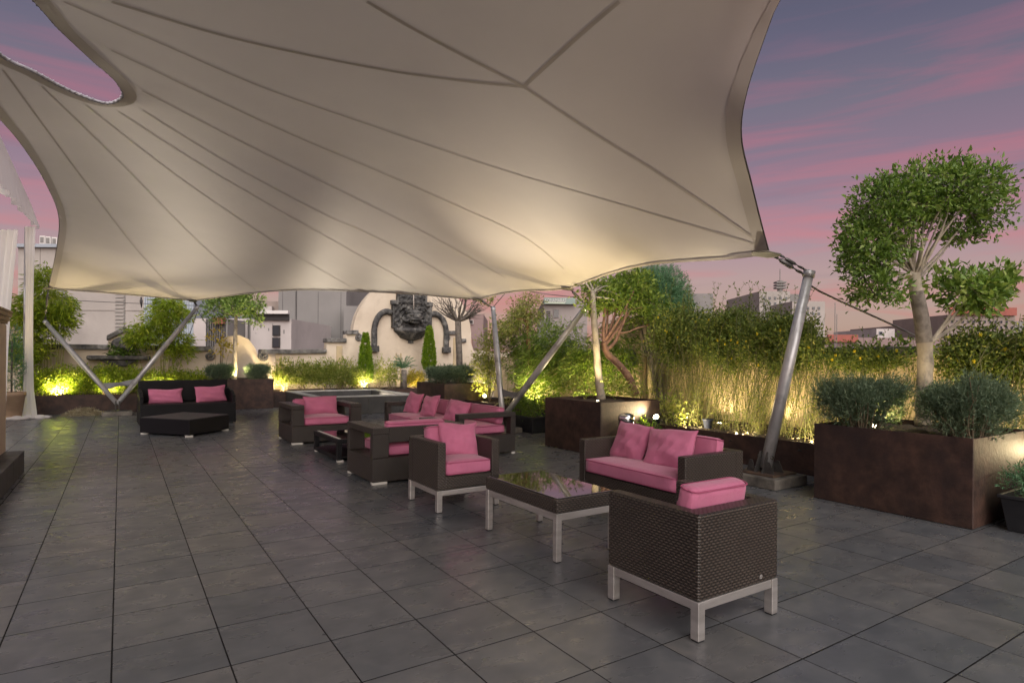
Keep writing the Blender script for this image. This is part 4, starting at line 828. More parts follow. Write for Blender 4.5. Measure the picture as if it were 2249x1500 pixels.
for x, y in pl: part(ot, 'foot', MB().box((x*0.9-0.06, y*0.92-0.05, 0), (x*0.9+0.06, y*0.92+0.05, 0.0295)), MT['foot'], 0.003)
# pedal bin
bp = gp(1375, 955, 0); bp = (7.62-0.45, 2.72)
bp = dp(1375, 955, 8.4); bn = empty('pedal_bin', (bp[0], bp[1], 0), 'chrome topped steel pedal bin against the tall planter', 'bin')
put('shell', MB().lathe([(0.10, 0.012), (0.105, 0.03), (0.105, 0.36), (0.10, 0.37)], n=26).mesh('shell', smooth=True), MT['bin_dark'], bn); put('base_ring', MB().lathe([(0.11, 0), (0.11, 0.025), (0.104, 0.03)], n=26).mesh('base_ring', smooth=True), MT['rubber'], bn)
put('lid', MB().lathe([(0.108, 0.371), (0.112, 0.38), (0.112, 0.415), (0.100, 0.435), (0.05, 0.45), (0.01, 0.452)], n=26).mesh('lid', smooth=True), MT['chrome'], bn); put('pedal', MB().box((-0.03, -0.15, 0.01), (0.03, -0.11, 0.02)).mesh('pedal', bevel=0.003), MT['rubber'], bn, rot=(0, 0, R_(-60)))
bn.scale = (1.0, 1.0, 1.42)

# ---------------- tent with curtains on the left
te = empty('white_tent', (-1.25, 11, 0), 'white frame tent edge with ragged valance at the far left', 'tent')
V = []; F = []; n = 60; m = 10
for i in range(n+1):
    t = i/n; top = np.array(P(-60, 165, 9.2))*(1-t)+np.array(P(70, 452, 13.2))*t; bot = np.array(P(-60, 345, 9.2))*(1-t)+np.array(P(76, 503, 13.25))*t
    for j in range(m+1):
        s = j/m; p = top*(1-s)+bot*s; p = p+np.array((0.05+0.05*math.sin(i*1.1), 0, 0))*s+np.array((0.02, 0, 0.03))*math.sin(i*0.9)*s; V.append(p)
for i in range(n):
    for j in range(m): a = i*(m+1)+j; F.append((a, a+m+1, a+m+2, a+1))
mb = MB(); mb.add(V, F); child('valance', mb.mesh('valance', smooth=True), MT['white_cloth'], te)
b0 = gp(53, 918, 0); 
child('tent_pole', MB().tube([b0+np.array((0, 0, 0.0)), dp(57, 500, 13.25)], 0.03, 10).mesh('tent_pole', smooth=True), MT['mast'], te)
child('roof_sheet', (lambda mb: (mb.add([P(-60, 165, 9.2), P(70, 452, 13.2), P(70, 452, 13.2)+np.array((-4, 0.3, 1.4)), P(-60, 165, 9.2)+np.array((-4, 0.3, 1.4))], [(0, 1, 2, 3)]), mb)[1])(MB()).mesh('roof_sheet'), MT['white_cloth'], te)
def drape(name, x0, x1, y0, y1, k, label, folds=5, amp=0.06, gather=1.0, foot=0.0, lean=0):
    n, m = 44, 26; V = []; F = []
    for j in range(m+1):
        s = j/m; w = 1-0.45*gather*math.sin(min(1, s*1.05)*math.pi)**1.0
        for i in range(n+1):
            u = i/n; cxp = (x0+x1)/2; px = cxp-lean*s+(u-0.5)*(x1-x0)*w*(1+foot*max(0, s-0.85)/0.15); py = y0+(y1-y0)*s
            p = dp(px, py, k); f = math.sin(u*folds*2*math.pi+s*1.3)*amp*(0.5+0.5*w); p = p+Fw*f+Rt*0.25*f; V.append(p)
    for j in range(m):
        for i in range(n): a = j*(n+1)+i; F.append((a, a+1, a+n+2, a+n+1))
    mb = MB(); mb.add(V, F); o = put(name, mb.mesh(name, smooth=True), MT['white_cloth']); return tag(o, label, 'curtain', 'white tent curtains')
drape('tent_curtain', 54, 78, 498, 918, 13.1, 'white curtain tied to the tent pole beside the left bamboo', 3, 0.03, 0.7, 0.6, 6)
drape('tent_curtain', -60, 40, 505, 905, 12.0, 'wide pale tent curtain behind the plastered pier', 7, 0.05, 0.2, 0, 34)
tag(put('cloth_heap', (lambda mb: [mb.ell((gp(62, 918, 0.03)[0]+0.28*(i-3)/3, gp(62, 918, 0.03)[1]+random.uniform(-0.08, 0.08), 0.035), (0.13, 0.09, 0.04+0.02*(i % 2)), 10, 6) for i in range(7)] and mb)(MB()).mesh('cloth_heap', smooth=True), MT['white_cloth']), 'crumpled white cloth heap at the foot of the tent pole', 'cloth')
cable([gp(36, 905, 0.004), dp(38, 880, 13.3), dp(33, 860, 13.4), dp(31, 835, 13.6)], 0.012, 'white electric cable hanging beside the tent curtain', 'electric_cable').data.materials[0] = MT['foot']
# cable with a dove, behind the left wall
w0, w1 = dp(60, 655, 22), dp(470, 673, 22); tag(put('overhead_wire', MB().tube([w0, (w0+w1)/2-np.array((0, 0, 0.02)), w1], 0.012, 5).mesh('overhead_wire'), MT['cable']), 'thin overhead wire crossing before the concrete building', 'wire')
d0 = dp(310, 668, 22); bird = empty('perched_dove', d0, 'small dark dove perched on the overhead wire', 'bird')
mbd = MB(); mbd.ell((0, 0, 0.10), (0.05, 0.05, 0.11), 12, 8); mbd.ell((0, -0.02, 0.225), (0.032, 0.035, 0.035), 10, 7); mbd.tube([(0, 0, 0.06), (0.01, 0.06, -0.04), (0.012, 0.09, -0.12)], [0.04, 0.028, 0.012], 8); mbd.tube([(0, -0.045, 0.222), (0, -0.075, 0.215)], [0.01, 0.002], 6)
put('body', mbd.mesh('body', smooth=True), plain('dove_feathers', (0.06, 0.055, 0.055), 0.8), bird)
for s in (-1, 1): put('foot', MB().tube([(s*0.015, 0, 0.0), (s*0.015, 0, 0.03)], 0.005, 5).mesh('foot'), MT['iron'], bird)

# ---------------- uplights
UPC = (1.0, 0.78, 0.43)
def uplight(loc, aim, label, power, size=R_(110), fixture=True, blend=0.8, rad=0.035, col=UPC):
    loc = np.array(loc, float); aim = np.array(aim, float); e = empty('garden_uplight', loc, label, 'lamp', 'garden uplights')
    d = Vector(aim-loc).normalized(); q = d.to_track_quat('Z', 'Y').to_matrix().to_4x4()
    me = MB().lathe([(0.030, -0.10), (0.036, -0.09), (0.042, 0.0), (0.048, 0.02), (0.046, 0.028)], n=16).mesh('housing', smooth=True); h = put('housing', me, MT['rubber'], e); h.matrix_basis = q
    ln = put('lens', MB().lathe([(0.041, 0.0285), (0.040, 0.033), (0.02, 0.036)], n=16).mesh('lens'), MT['lens'], e); ln.matrix_basis = q
    put('spike', MB().tube([(0, 0, -0.06), (0, 0, -0.16)], 0.009, 6).mesh('spike'), MT['rubber'], e)
    l = bpy.data.lights.new('uplight_beam', 'SPOT'); l.energy = power; l.color = col; l.spot_size = size; l.spot_blend = blend; l.shadow_soft_size = rad
    o = bpy.data.objects.new('uplight_beam', l); COL.objects.link(o); o.parent = e; o.matrix_basis = Matrix.Translation(d*0.05) @ (-d).to_track_quat('Z', 'Y').to_matrix().to_4x4()
    return e
MT['lens'] = plain('lit_lens', (1, 0.95, 0.8), 0.3, emit=(1, 0.86, 0.55), es=14)
LPW = 7.0
def pool(px, py): h = hit(px, py); return h if h is not None else dp(px, py, 8)
uplight(dp(1442, 918, 9.02), dp(1360, 880, 8.0)+np.array((0, 0, 0.8)), 'glaring garden spotlight beside the tall planter and bin', 5*LPW, R_(150))
uplight(dp(1065, 871, 14.55), dp(1040, 840, 13.0)+np.array((0, 0, 0.9)), 'glaring garden spotlight beside the bare tree planter', 7*LPW, R_(150))
uplight((7.06, -0.20, 0.69), (7.02, -0.62, 1.3), 'uplight at the foot of the big round headed tree', 6*LPW)
uplight((7.80, -1.55, 0.50), (7.3, -1.25, 1.0), 'uplight behind the potted juniper at the right edge', 1.1*LPW, R_(140))
uplight((6.72, 3.70, 0.71), (6.9, 3.75, 2.4), 'uplight at the foot of the straight pale trunk', 9*LPW)
uplight((3.12, 14.06, 0.72), (3.2, 14.3, 2.2), 'uplight at the foot of the tree behind the black sofa', 9*LPW)
uplight((4.16, 14.30, 0.36), (4.5, 14.9, 1.6), 'uplight at the left end of the bed behind the basin', 16*LPW, R_(150))
uplight((5.3, 14.15, 0.34), (5.4, 15.0, 1.6), 'uplight in the middle of the bed behind the basin', 12*LPW, R_(150))
uplight(ony(800, 853, 14.2), ony(803, 760, 15.0), 'uplight under the left cypress', 14*LPW, R_(140))
uplight(ony(905, 860, 14.25), ony(900, 740, 15.2), 'uplight under the wall fountain beside the cycad', 16*LPW, R_(140))
uplight((-0.75, 14.33, 0.40), (-0.8, 14.9, 2), 'uplight under the left bamboo by the curtain', 20*LPW, R_(150))
uplight((0.3, 14.33, 0.38), (0.2, 15.0, 1.6), 'uplight below the stone wall shelf', 10*LPW, R_(150))
uplight((1.35, 14.33, 0.38), (1.4, 15.0, 2), 'uplight under the right bamboo behind the black sofa', 18*LPW, R_(150))
uplight((7.55, 2.75, 0.325), (8.9, 2.7, 1.3), 'uplight in the jasmine bed left of the leaning mast', 6*LPW, R_(150))
uplight((7.55, 1.85, 0.325), (8.9, 1.9, 1.3), 'uplight in the jasmine bed just behind the leaning mast', 5*LPW, R_(150))
uplight((7.55, 0.85, 0.325), (8.9, 0.9, 1.3), 'uplight in the jasmine bed right of the leaning mast', 5*LPW, R_(150))
uplight((7.75, 7.0, 0.37), (8.3, 6.9, 2.0), 'uplight under the bamboo behind the twin mast', 11*LPW, R_(150))
uplight((7.7, 5.2, 0.37), (8.3, 5.2, 2.0), 'uplight in the bed behind the black tub', 10*LPW, R_(150))
uplight((7.9, -0.8, 0.33), (8.9, -0.9, 1.4), 'uplight in the bed behind the big planter', 7*LPW, R_(150))
BEAM = (1.0, 0.84, 0.64)
uplight((8.70, 3.0, 0.33), (8.80, 3.0, 1.6), 'uplight against the right wall behind the left jasmine', 2.2*LPW, R_(140))
uplight((8.70, 1.95, 0.33), (8.80, 1.95, 1.6), 'uplight against the right wall behind the middle jasmine', 2.2*LPW, R_(140))
uplight((8.70, 0.8, 0.33), (8.80, 0.8, 1.6), 'uplight against the right wall right of the mast', 2.2*LPW, R_(140))
# beams thrown up at the canopy
uplight((6.55, 4.72, 0.12), pool(1370, 475), 'spotlight behind the tall planter aimed at the canopy', 11*LPW, R_(46), blend=1.0, col=BEAM)
uplight((7.55, 2.3, 0.32), pool(1500, 385), 'spotlight in the right bed aimed at the canopy beside the leaning mast', 12*LPW, R_(48), blend=1.0, col=BEAM)
uplight((6.0, 6.5, 0.12), pool(1150, 500), 'spotlight behind the long sofa aimed at the canopy', 19*LPW, R_(42), blend=1.0, col=BEAM)
uplight((5.95, 6.9, 0.12), pool(960, 590), 'second spotlight behind the long sofa aimed at the canopy edge', 6*LPW, R_(80), col=BEAM)
uplight((4.68, 13.5, 0.14), pool(650, 560), 'spotlight inside the stone basin at its left end aimed at the canopy', 15*LPW, R_(56), blend=1.0, col=BEAM)
uplight((6.55, 13.5, 0.12), pool(860, 585), 'spotlight inside the stone basin at its right end aimed at the canopy', 11*LPW, R_(70), col=BEAM)
uplight((1.02, 13.7, 0.12), pool(225, 490), 'spotlight behind the left end of the black sofa aimed at the canopy', 14*LPW, R_(60), col=BEAM)
uplight((1.9, 13.8, 0.12), pool(420, 590), 'spotlight behind the black sofa aimed at the canopy corner', 8*LPW, R_(80), col=BEAM)

# ================================================================== vegetation
def unit(a): return a/(np.linalg.norm(a, axis=-1, keepdims=True)+1e-9)
def leafgeo(P0, D, Ln, wr, rnd, fold=0.25):
    n = len(P0); D = unit(D); Sd = unit(np.cross(D, RNG.normal(size=(n, 3)))); Nn = np.cross(Sd, D); Ln = np.broadcast_to(Ln, n)[:, None]
    W = Ln*wr*0.5; mid = P0+D*Ln*0.45
    V = np.stack([P0, mid+Sd*W+Nn*W*fold*2, P0+D*Ln-Nn*Ln*0.06, mid-Sd*W+Nn*W*fold*2], 1).reshape(-1, 3)
    b = np.arange(n)[:, None]*4; F = np.concatenate([b+np.array([[0, 1, 2]]), b+np.array([[0, 2, 3]])], 0)
    return V, F, np.repeat(np.clip(rnd, 0, 1), 4)
def joinleaf(parts):
    V = []; F = []; A_ = []; o = 0
    for v, f, a in parts: V.append(v); F.append(f+o); A_.append(a); o += len(v)
    return np.concatenate(V), np.concatenate(F), np.concatenate(A_)
def sample_blobs(blobs, n, shell=3.0):
    B_ = np.array([(b[0], b[1], b[2], b[3], b[4], b[5]) for b in blobs]); vol = B_[:, 3]*B_[:, 4]*B_[:, 5]; vol = vol**0.8
    k = RNG.choice(len(B_), n, p=vol/vol.sum()); d = unit(RNG.normal(size=(n, 3))); r = RNG.random(n)**(1/shell)
    off = d*r[:, None]*B_[k, 3:]; return B_[k, :3]+off, unit(d/B_[k, 3:]*B_[k, 3:].min(1, keepdims=True)), r
def clumps(blobs, nc, per, sigma, Ln, wr, out=0.6, up=0.2, shell=3.0, rnd0=0.5, rvar=0.34, lvar=0.5):
    c, d, r = sample_blobs(blobs, nc, shell); cr = RNG.normal(0, 0.12, nc)
    P0 = np.repeat(c, per, 0)+RNG.normal(0, sigma, (nc*per, 3)); D = np.repeat(d, per, 0)*out+RNG.normal(0, 0.55, (nc*per, 3))+np.array((0, 0, up))
    rn = rnd0+np.repeat(cr, per)+RNG.normal(0, rvar*0.6, nc*per)
    return leafgeo(P0, D, Ln*(1+RNG.uniform(-lvar, lvar, nc*per)), wr, rn), c
def sprigs(blobs, nc, per, slen, Ln, wr, up=0.7, shell=3.0, rnd0=0.52):
    c, d, r = sample_blobs(blobs, nc, shell); ax = unit(d*0.6+RNG.normal(0, 0.3, (nc, 3))+np.array((0, 0, up)))
    t = np.tile(np.linspace(0, 1, per), nc)[:, None]; A3 = np.repeat(ax, per, 0); P0 = np.repeat(c, per, 0)+A3*t*slen
    D = A3*0.8+RNG.normal(0, 0.55, (nc*per, 3)); rn = rnd0+0.28*t[:, 0]+np.repeat(RNG.normal(0, 0.1, nc), per)+RNG.normal(0, 0.1, nc*per)
    return leafgeo(P0, D, Ln*(1+RNG.uniform(-0.3, 0.3, nc*per)), wr, rn), c
def bez(a, b, bend, n=5):
    a = np.array(a, float); b = np.array(b, float); m = (a+b)/2+np.array(bend); return [a*(1-t)**2+2*m*t*(1-t)+b*t*t for t in np.linspace(0, 1, n)]
def leafobj(name, geo, mat, par): o = child(name, npmesh(name, *geo), MT[mat], par); return tag(o, kind='stuff')
def blobpx(x, y, rx, ry, k, rd=None):
    c = dp(x, y, k); s = k/FL; return (c[0], c[1], c[2], rx*s, (rd if rd is not None else rx)*s, ry*s)
def stems(base, tips, r0, r1, bend=0.08, n=5, sides=4):
    mb = MB()
    for a, b in zip(base, tips): mb.tube(bez(a, b, RNG.normal(0, bend, 3), n), np.linspace(r0, r1, n), sides, cap=False)
    return mb
def tree(name, trunkpts, radii, label, blobs, leaf, barkmat, cat='tree', nc=500, per=9, sigma=0.06, Ln=0.07, wr=0.42, shell=3.5, nlimb=14, limb_r=0.022, twigs=90, top=None, rnd0=0.5, group=None, extra=None, up=0.2):
    base = trunkpts[0]; e = empty(name, (base[0], base[1], base[2]), label, cat, group)
    tp = catmull(trunkpts, 5); rr = np.interp(np.linspace(0, 1, len(tp)), np.linspace(0, 1, len(radii)), radii); rr = rr*(1+0.06*np.sin(np.arange(len(tp))*2.3))
    child('trunk', MB().tube(tp, rr, 14).mesh('trunk', smooth=True), MT[barkmat], e)
    g, c = clumps(blobs, nc, per, sigma, Ln, wr, shell=shell, rnd0=rnd0, up=up)
    if extra: g = joinleaf([g]+extra)
    crown = leafobj('crown', g, leaf, e)
    tt = np.array(tp[-1]) if top is None else np.array(top); mb = MB(); idx = RNG.choice(len(c), min(nlimb, len(c)), replace=False); mids = []
    for i in idx:
        st_ = np.array(tp[-1-RNG.integers(0, max(1, len(tp)//6))]); q = bez(st_, c[i]*0.85+tt*0.15, RNG.normal(0, 0.11, 3)+np.array((0, 0, 0.05)), 6); mb.tube(q, np.linspace(limb_r, limb_r*0.3, 6), 6, cap=False); mids += q[2:]
    child('limbs', mb.mesh('limbs', smooth=True), MT[barkmat], e)
    if twigs:
        mids = np.array(mids); mb = MB()
        for i in RNG.choice(len(c), min(twigs, len(c)), replace=False):
            j = np.linalg.norm(mids-c[i], axis=1).argmin(); mb.tube(bez(mids[j], c[i], RNG.normal(0, 0.02, 3), 4), np.linspace(limb_r*0.3, 0.003, 4), 4, cap=False)
        tag(child('twigs', mb.mesh('twigs', smooth=True), MT['twig'] if barkmat != 'bark_pale' else MT['bark_dark'], e), kind='stuff')
    return e
def shrub(name, base, label, geo, leaf, stem_mb=None, stem_mat='twig', cat='shrub', group=None, more=None):
    e = empty(name, base, label, cat, group); leafobj('foliage', geo, leaf, e)
    if stem_mb: tag(child('stems', stem_mb.mesh('stems', smooth=True), MT[stem_mat], e), kind='stuff')
    if more: leafobj(more[0], more[1], more[2], e)
    return e

# --- big round headed tree in the near planter
k = 6.05; tb = gp(2028, 936, 0.70); kt = float(np.dot(tb-CAM, Fw)); k = kt
tr = [dp(2028, 936, k), dp(2030, 860, k), dp(2032, 780, k), dp(2024, 700, k), dp(2012, 640, k), dp(2008, 600, k)]
blobs = [blobpx(1925, 520, 72, 78, k), blobpx(1955, 450, 80, 62, k), blobpx(2040, 420, 92, 58, k), blobpx(2112, 412, 80, 54, k), blobpx(2180, 460, 38, 58, k+0.05), blobpx(1895, 560, 46, 58, k-0.1), blobpx(1925, 635, 50, 34, k-0.1), blobpx(2100, 480, 60, 50, k+0.25)]
blob2 = [blobpx(2140, 640, 66, 44, k-0.05), blobpx(2070, 620, 40, 40, k+0.2), blobpx(2185, 620, 40, 36, k)]
ex, _ = clumps(blob2, 150, 10, 0.045, 0.085, 0.42, shell=2.5, rnd0=0.62)
tree('round_headed_tree', tr, [0.084, 0.076, 0.074, 0.068, 0.062, 0.054], 'round headed evergreen tree in the large planter at the right', blobs, 'lf_ficus', 'bark_pale', nc=1150, per=12, sigma=0.05, Ln=0.054, wr=0.46, shell=6.0, nlimb=30, limb_r=0.017, twigs=420, rnd0=0.5, extra=[ex], top=dp(2010, 560, k))
# dark sleeve round the upper trunk and a low side branch
rt = bpy.data.objects['round_headed_tree']
mb = MB(); tp = catmull([dp(2030, 752, k), dp(2024, 700, k), dp(2012, 640, k)], 6); mb.tube(tp, np.linspace(0.0775, 0.068, len(tp)), 14, cap=False); child('dark_sleeve', mb.mesh('dark_sleeve', smooth=True), MT['bark_dark'], rt)
mb = MB()
for tx, ty in ((2140, 680), (2180, 640), (2110, 650), (2150, 620)): mb.tube(bez(dp(2042, 752, k-0.03), dp(tx, ty, k-0.05), (0, 0, -0.06), 6), np.linspace(0.02, 0.006, 6), 6, cap=False)
child('side_branch', mb.mesh('side_branch', smooth=True), MT['bark_pale'], rt)
# --- rosemary mounds
def rosemary(label, x0, x1, y0, y1, z0, z1, n, Ln=0.03, nstem=26, per=7, group='rosemary mounds in planters'):
    cx_, cy_ = (x0+x1)/2, (y0+y1)/2; rx, ry = (x1-x0)/2, (y1-y0)/2; h = z1-z0
    bl = [(cx_, cy_, z1-h*0.42, rx*0.85, ry*0.85, h*0.28)]
    for a in np.arange(0, 16)*2.4: q_ = math.sqrt(RNG.random()); bl.append((cx_+rx*0.78*q_*math.cos(a), cy_+ry*0.78*q_*math.sin(a), z1-h*RNG.uniform(0.2, 0.5), rx*RNG.uniform(0.2, 0.34), ry*RNG.uniform(0.2, 0.34), h*RNG.uniform(0.16, 0.30)))
    g, c = sprigs(bl, n, per, Ln*2.4, Ln, 0.20, shell=2.6)
    lo = [(cx_, cy_, z0+h*0.34, rx*0.88, ry*0.88, h*0.36)]; g2, _ = sprigs(lo, n//3, per, Ln*1.8, Ln, 0.2, rnd0=0.6, shell=2)
    idx = RNG.choice(len(c), nstem); bs_ = np.c_[cx_+(c[idx, 0]-cx_)*0.45, cy_+(c[idx, 1]-cy_)*0.45, np.full(nstem, z0-0.03)]
    return shrub('rosemary_mound', (cx_, cy_, z0), label, joinleaf([g, g2]), 'lf_rosemary', stems(bs_, c[idx], 0.009, 0.003, 0.04), 'twig', group=group)
rosemary('dark green rosemary mound left of the big tree trunk', 6.28, 7.25, -0.66, 0.20, 0.70, 1.22, 3600, 0.032, 60)
rosemary('dark green rosemary mound right of the big tree trunk', 6.34, 7.30, -1.52, -0.76, 0.70, 1.24, 3600, 0.032, 60)
rosemary('rosemary mound at the left of the bare tree planter', 6.95, 7.75, 10.1, 10.95, 0.75, 1.16, 2200, 0.04, 20)
rosemary('rosemary mound at the right of the bare tree planter', 7.05, 7.95, 9.45, 10.1, 0.75, 1.18, 2200, 0.04, 20)
rosemary('rosemary mound left of the trunk behind the black sofa', 2.35, 3.05, 13.8, 14.6, 0.77, 1.15, 2200, 0.04, 16)
rosemary('rosemary mound right of the trunk behind the black sofa', 3.28, 3.98, 13.8, 14.6, 0.77, 1.16, 2200, 0.04, 16)
# --- trees in the tall planter beside the bin
k = float(np.dot(gp(1318, 876, 0.74)-CAM, Fw))
tr = [dp(1321, 878, k), dp(1314, 820, k), dp(1308, 740, k), dp(1303, 680, k+0.1), dp(1302, 640, k+0.2)]
tree('pale_trunk_tree', tr, [0.075, 0.062, 0.055, 0.05, 0.042], 'tree with straight pale trunk under the canopy edge in the tall planter', [blobpx(1310, 640, 40, 34, k+0.45), blobpx(1345, 660, 42, 36, k+0.6), blobpx(1300, 670, 30, 24, k+0.3)], 'lf_green', 'bark_pale', nc=230, per=9, sigma=0.06, Ln=0.075, wr=0.38, shell=2.5, nlimb=14, limb_r=0.018, twigs=80, rnd0=0.62)
k2 = k+0.35
tr = [dp(1396, 868, k2), dp(1382, 830, k2), dp(1358, 800, k2), dp(1335, 778, k2), dp(1326, 752, k2)]
cr = [blobpx(1380, 640, 56, 42, k2+0.5), blobpx(1420, 680, 52, 42, k2+0.5), blobpx(1350, 650, 40, 36, k2+0.4), blobpx(1400, 620, 40, 34, k2+0.6)]
e = tree('twisted_trunk_tree', tr, [0.07, 0.062, 0.058, 0.055, 0.05], 'tree with twisted reddish trunk leaning in the tall planter', cr, 'lf_green', 'bark_red', nc=800, per=9, sigma=0.06, Ln=0.065, wr=0.4, shell=2.2, nlimb=6, limb_r=0.03, twigs=120, rnd0=0.6)
mb = MB()
for pts, r0 in (([(1326, 752), (1325, 720), (1328, 690), (1330, 650)], 0.034), ([(1332, 768), (1350, 752), (1362, 725), (1372, 700), (1380, 660)], 0.032), ([(1362, 732), (1382, 728), (1402, 720), (1425, 715)], 0.016)):
    q = catmull([dp(x, y, k2+0.05*i) for i, (x, y) in enumerate(pts)], 4); mb.tube(q, np.linspace(r0, r0*0.5, len(q)), 8, cap=False)
child('main_branches', mb.mesh('main_branches', smooth=True), MT['bark_red'], e)
g, _ = clumps([blobpx(1345, 850, 60, 22, k+0.2), blobpx(1270, 850, 40, 26, k+0.4), blobpx(1400, 858, 36, 14, k+0.3)], 190, 8, 0.05, 0.05, 0.4, shell=2, rnd0=0.7)
shrub('underplanting', gp(1340, 876, 0.73), 'low leafy underplanting around the two trunks in the tall planter', g, 'lf_shrub', cat='plant')
# --- bluish conifer behind the jasmine
k = 11.2; bl = [blobpx(1440, 650, 52, 62, k), blobpx(1470, 640, 40, 52, k+0.1), blobpx(1425, 620, 32, 32, k), blobpx(1490, 680, 34, 50, k)]
g, c = sprigs(bl, 4200, 7, 0.09, 0.05, 0.16, shell=3); cb = dp(1450, 700, k); idx = RNG.choice(len(c), 22)
shrub('bluish_conifer', (cb[0], cb[1], 0.36), 'bluish green conifer rising behind the jasmine left end', g, 'lf_conifer', stems(np.tile((cb[0], cb[1], 0.36), (22, 1)), c[idx], 0.03, 0.006, 0.08, 6), 'bark_dark', cat='tree')
# --- winter jasmine along the right wall
def jasmine(label, xs0, xs1, ytop, ymid, X, n, group='winter jasmine bushes along the right wall', nst=60, flowers=14, seed=0):
    a = onx(xs0, ymid, X); b = onx(xs1, ymid, X); yA, yB = min(a[1], b[1]), max(a[1], b[1]); kk = float(np.dot((a+b)/2-CAM, Fw))
    zt = CAM[2]+(CYP-ytop)/FL*kk; zm = CAM[2]+(CYP-ymid)/FL*kk; yc = (yA+yB)/2; ry = (yB-yA)/2; zc_ = (zt+zm)/2; rz = (zt-zm)/2
    bl = [(X, yc+ry*u, zc_+rz*w, 0.42, ry*0.5, rz*q_) for u, w, q_ in ((-0.55, -0.35, 0.62), (0.0, -0.2, 0.65), (0.55, -0.35, 0.62), (-0.3, 0.15, 0.55), (0.3, 0.12, 0.6), (0.0, -0.9, 0.45))]
    g, c = clumps(bl, n*3, 9, 0.055, 0.042, 0.45, shell=1.7, rnd0=0.45, up=0.1, out=0.3)
    tips = []; bases = []
    for _ in range(nst):
        y = RNG.uniform(yA-0.1, yB+0.1); bases.append((X-0.15+RNG.normal(0, 0.12), y, 0.33)); tips.append((X+RNG.normal(0, 0.22), y+RNG.normal(0, 0.22), RNG.uniform(zm-0.1, zt-0.1)))
    mb = stems(bases, tips, 0.0042, 0.0022, 0.085, 6)
    for _ in range(nst//2):   # arching canes hanging back down
        p = c[RNG.integers(len(c))]; q = p+np.array((RNG.normal(-0.12, 0.15), RNG.normal(0, 0.25), -RNG.uniform(0.4, 1.1))); q[2] = max(q[2], 0.4); mb.tube(bez(p, q, (RNG.normal(-0.12, 0.06), RNG.normal(0, 0.1), 0.15), 6), np.linspace(0.0045, 0.0022, 6), 4, cap=False)
    lo = np.array([np.array(bases[i])*(1-t)+np.array(tips[i])*t for i in range(nst) for t in RNG.uniform(0.03, 0.97, 26)]); lo = lo+RNG.normal(0, 0.03, lo.shape); g2 = leafgeo(lo, RNG.normal(0, 1, lo.shape), 0.034, 0.45, RNG.uniform(0.5, 1, len(lo)))
    up_ = []   # shoots standing out of the top
    P0 = []; D0 = []
    for _ in range(9):
        y = RNG.uniform(yA, yB); s0 = np.array((X+RNG.normal(0, 0.15), y, zt-0.25)); s1 = s0+np.array((RNG.normal(0, 0.08), RNG.normal(0, 0.14), RNG.uniform(0.28, 0.55))); q = bez(s0, s1, RNG.normal(0, 0.04, 3), 6); mb.tube(q, np.linspace(0.004, 0.002, 6), 4, cap=False)
        for p in q[1:]:
            for _2 in range(4): P0.append(p+RNG.normal(0, 0.01, 3)); D0.append(RNG.normal(0, 0.7, 3)+np.array((0, 0, 0.6)))
    g3 = leafgeo(np.array(P0), np.array(D0), 0.04, 0.42, RNG.uniform(0.2, 0.6, len(P0)))
    fl = []
    for _ in range(flowers):
        p = c[RNG.integers(len(c))]+np.array((-0.22, RNG.normal(0, 0.05), RNG.uniform(0, 0.1)))
        for a_ in range(6): fl.append((p, (math.cos(a_*1.047)*0.3-0.2, math.cos(a_*1.047), math.sin(a_*1.047))))
    fg = leafgeo(np.array([f[0] for f in fl]), np.array([f[1] for f in fl]), 0.026, 0.7, RNG.random(len(fl)))
    return shrub('winter_jasmine', (X, yc, 0.34), label, joinleaf([g, g2, g3]), 'lf_jasmine', mb, 'stem_green', group=group, more=('flowers', fg, 'flower'))
jasmine('winter jasmine bush with arching canes beside the glaring spotlight', 1440, 1560, 650, 785, 8.35, 700, nst=85, flowers=16)
jasmine('winter jasmine bush in the middle of the right bed', 1540, 1670, 652, 790, 8.30, 760, nst=90, flowers=18)
jasmine('winter jasmine bush behind the leaning mast', 1650, 1800, 662, 800, 8.25, 720, nst=90, flowers=18)
jasmine('sparse jasmine trailing over the wall right of the mast', 1800, 1990, 762, 800, 8.55, 200, nst=60, flowers=16)
jasmine('jasmine thicket behind the big tree at the right edge', 2070, 2260, 700, 830, 8.2, 520, nst=70, flowers=12)
jasmine('jasmine spilling past the right edge of the picture', 2230, 2420, 655, 850, 8.1, 420, nst=50, flowers=8)
# ivy on the wall top
bl = [(8.88, y, 1.5+0.06*math.sin(y*3), 0.14, 0.3, 0.13) for y in np.arange(-2.0, 1.8, 0.4)]; g, c = clumps(bl, 240, 8, 0.05, 0.045, 0.6, shell=2, rnd0=0.45)
shrub('wall_ivy', (8.88, 0, 1.0), 'ivy creeping along the top of the right wall', g, 'lf_green', cat='ivy')
